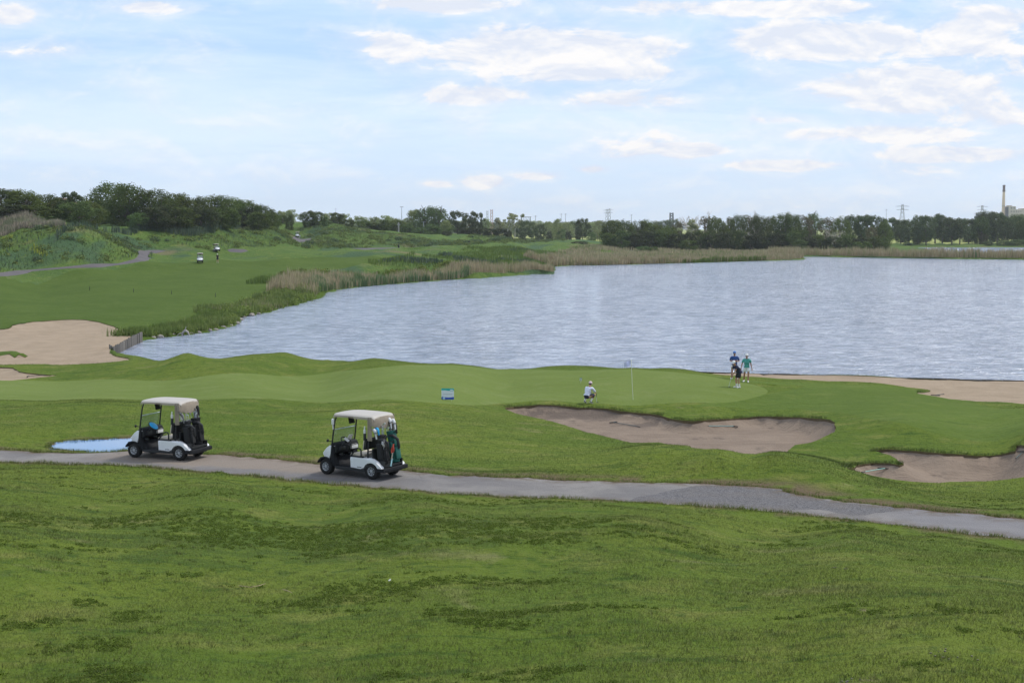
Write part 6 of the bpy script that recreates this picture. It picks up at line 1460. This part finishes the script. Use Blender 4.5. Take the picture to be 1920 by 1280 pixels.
def chimney():
    Y = 2300; b = gy(1877.5, Y); zt = at(1877.5, 347, Y).z; H = zt-b.z; o = empty('chimney', b, 0, 'tall tapering brick chimney with dark top, right of the picture', 'chimney')
    cm, t, bb = newmat('pale_brick'); oc = t.node('ShaderNodeTexCoord').outputs['Object']
    t.put(bb.inputs['Base Color'], t.mix(t.noise(t.vm('MULTIPLY', oc, (1, 1, .25)), .35, 4, .6), (.62, .46, .35), (.76, .60, .47))); bb.inputs['Roughness'].default_value = .9
    MB().mat(cm).lathe([(3.1, 0), (2.6, H*.45), (2.0, H-11)], None, 24).build('shaft', None, o)
    MB().mat(pm('soot_brick', (.13, .085, .075), .9)).lathe([(2.0, H-11), (2.25, H-9), (2.25, H-8), (1.95, H-7.5), (2.0, H-1), (2.3, H-.8), (2.3, H), (1.6, H)], None, 24).build('chimney_top', None, o)
    MB().mat(GALV).lathe([(2.25, H*.55), (2.9, H*.552), (2.9, H*.56), (2.2, H*.562)], None, 20).build('platform', None, o)
    b = gy(1900, Y); zt = at(1900, 387, Y).z; o = empty('power_station', b, 0, 'pale stepped concrete power station building beside the chimney', 'building'); H = zt-b.z; s = Y/F
    cc = pm('pale_concrete', (.50, .45, .38), .9, var=.1, scale=.1); dk = pm('dark_openings_and_shade', (.10, .10, .11), .8)
    MB().mat(cc).box((-10*s, 0, H/2), (13*s, 22, H), bev=.3).box((3*s, 4, H*.44), (13*s, 24, H*.88), bev=.3).box((14*s, 2, H*.46), (9*s, 20, H*.92), bev=.3).build('wall', None, o)
    MB().mat(dk).box((-16.6*s+.3, 0, H*.62), (.5, 18, H*.72)).build('wall_shade', None, o)  # dark sheet over the left wall, painting the shade on that side
    for x_ in (-12, -7): 
        for z_ in (.93, .80): MB().mat(dk).box((x_*s, -11.05, H*z_), (2*s, .2, 1.9)).build('window', None, o)
    for x_ in (-1, 3, 7): MB().mat(dk).box((x_*s, -8.05, H*.80), (1.2*s, .2, 2.5)).build('window', None, o)
    MB().mat(cc).box((-12*s, 0, H+.8), (5*s, 14, 1.6)).build('parapet', None, o)
chimney()
b = gy(122, 400); o = empty('house', b, 0, 'house hidden in the left wood, only its brown roof showing', 'house'); zt = at(122, 371, 400).z-b.z
MB().box((0, 0, (zt-2)/2), (9, 7, zt-2)).build('wall', pm('house_wall', (.35, .28, .22), .8), o)
MB().prism([(-5, zt-2.2), (0, zt), (5, zt-2.2)], -4.4, 4.4).build('roof', pm('brown_roof', (.16, .09, .07), .8, var=.2), o)
# ------------------------------------------------------------------ stones and driftwood by the lake, stones in the turf
STONE = pm('lake_stone', (.24, .22, .20), .9, var=.3, scale=4, bump=.4); rk = random.Random(8)
def rock(p, r, lb, grp, mat=STONE):
    m = MB(); m.mat(mat); bmesh.ops.create_icosphere(m.b, subdivisions=2, radius=1)
    f = (rk.uniform(.8, 1.3), rk.uniform(.7, 1.1), rk.uniform(.45, .7))
    for v in m.b.verts: v.co = V((v.co.x*f[0], v.co.y*f[1], v.co.z*f[2]))*r*rk.uniform(.85, 1.12)
    m._fin(m.b.faces, True); o = m.build('rock', None, None, autosmooth=25); o.location = V(p)+V((0, 0, r*.12)); o.rotation_euler = (0, 0, rk.uniform(0, 6)); tag(o, lb, 'rock', grp)
L_ = [(px, py) for px, py in [(286,634.5),(300,633),(322,629),(338,628.5),(356,626),(372,624),(389,620),(404,619),(418,615),(431,611),(444,607),(450,600),(458,595),(470,592),(484,589)]]
for i, (px, py) in enumerate(L_):
    p = atz(px, py, WATER+.02); rock((p.x, p.y, WATER+.03), rk.uniform(.25, .5), 'grey stone, %s from the left at the waterline below the weeds' % (ORD[i]), 'stones along the left lake bank')
DW = pm('pale_driftwood', (.36, .33, .30), .85, var=.15)
b = atz(346, 626, WATER+.3); o = empty('driftwood', b-V((0, 0, .25)), 0, 'pale forked driftwood stump on the left bank of the lake', 'driftwood'); o.scale = (.62, .62, .58)
MB().tube([(-.5, .3, 0), (-.3, .2, .7), (.1, .1, 1.05), (.5, .1, .75), (.75, 0, .2)], [.10, .16, .22, .16, .07], 8).build('stump', DW, o)
MB().tube([(.1, .1, 1.0), (.2, .0, 1.5), (.35, .0, 1.7)], [.10, .06, .02], 6).build('branch', DW, o); MB().tube([(-.3, .2, .6), (-.8, .1, .5), (-1.2, 0, .15)], [.09, .06, .03], 6).build('branch', DW, o)
for px, py, n, lb, rad in ((1795, 1228, 11, 'small pale stones in a bare patch at the lower right', .22), (1575, 1065, 10, 'few pale pebbles in a bare patch on the right slope', .12), (1590, 1277, 8, 'pale pebbles at the very bottom of the picture', .10)):
    c_ = gp(px, min(py, 1276)); m = MB().mat(pm('pale_stone', (.15, .135, .115), .9, var=.2, scale=20))
    for i in range(n):
        a = rk.uniform(0, 6.28); q = rad*math.sqrt(rk.random()); x_, y_ = c_.x+q*1.2*math.cos(a), c_.y+q*1.6*math.sin(a); r = rk.uniform(.005, .015)
        m.ball((x_-c_.x, y_-c_.y, hz(x_, y_)-c_.z+r*.6), (r*rk.uniform(.9, 1.5), r, r*.6), 7)
    o = m.build('pebbles', None); o.location = c_; tag(o, lb, 'pebbles', None, 'stuff')

# ------------------------------------------------------------------ air
hb = bpy.data.meshes.new('haze'); x0, x1, y0, y1, z0, z1 = -4000, 4000, -60, 4800, -30, 82
hb.from_pydata([(x0,y0,z0),(x1,y0,z0),(x1,y1,z0),(x0,y1,z0),(x0,y0,z1),(x1,y0,z1),(x1,y1,z1),(x0,y1,z1)], [], [(0,3,2,1),(4,5,6,7),(0,1,5,4),(1,2,6,5),(2,3,7,6),(3,0,4,7)])
hm = bpy.data.materials.new('thin_haze'); hm.use_nodes = True; hm.node_tree.nodes.clear(); ht = NT(hm.node_tree)
vp = ht.node('ShaderNodeVolumePrincipled'); vp.inputs['Color'].default_value = (.86, .92, 1, 1); vp.inputs['Density'].default_value = .00009; vp.inputs['Anisotropy'].default_value = .2
ht.l.new(vp.outputs[0], ht.node('ShaderNodeOutputMaterial').inputs['Volume']); hb.materials.append(hm)
tag(link('haze', hb), 'thin summer haze over the whole course', 'haze', kind='stuff')
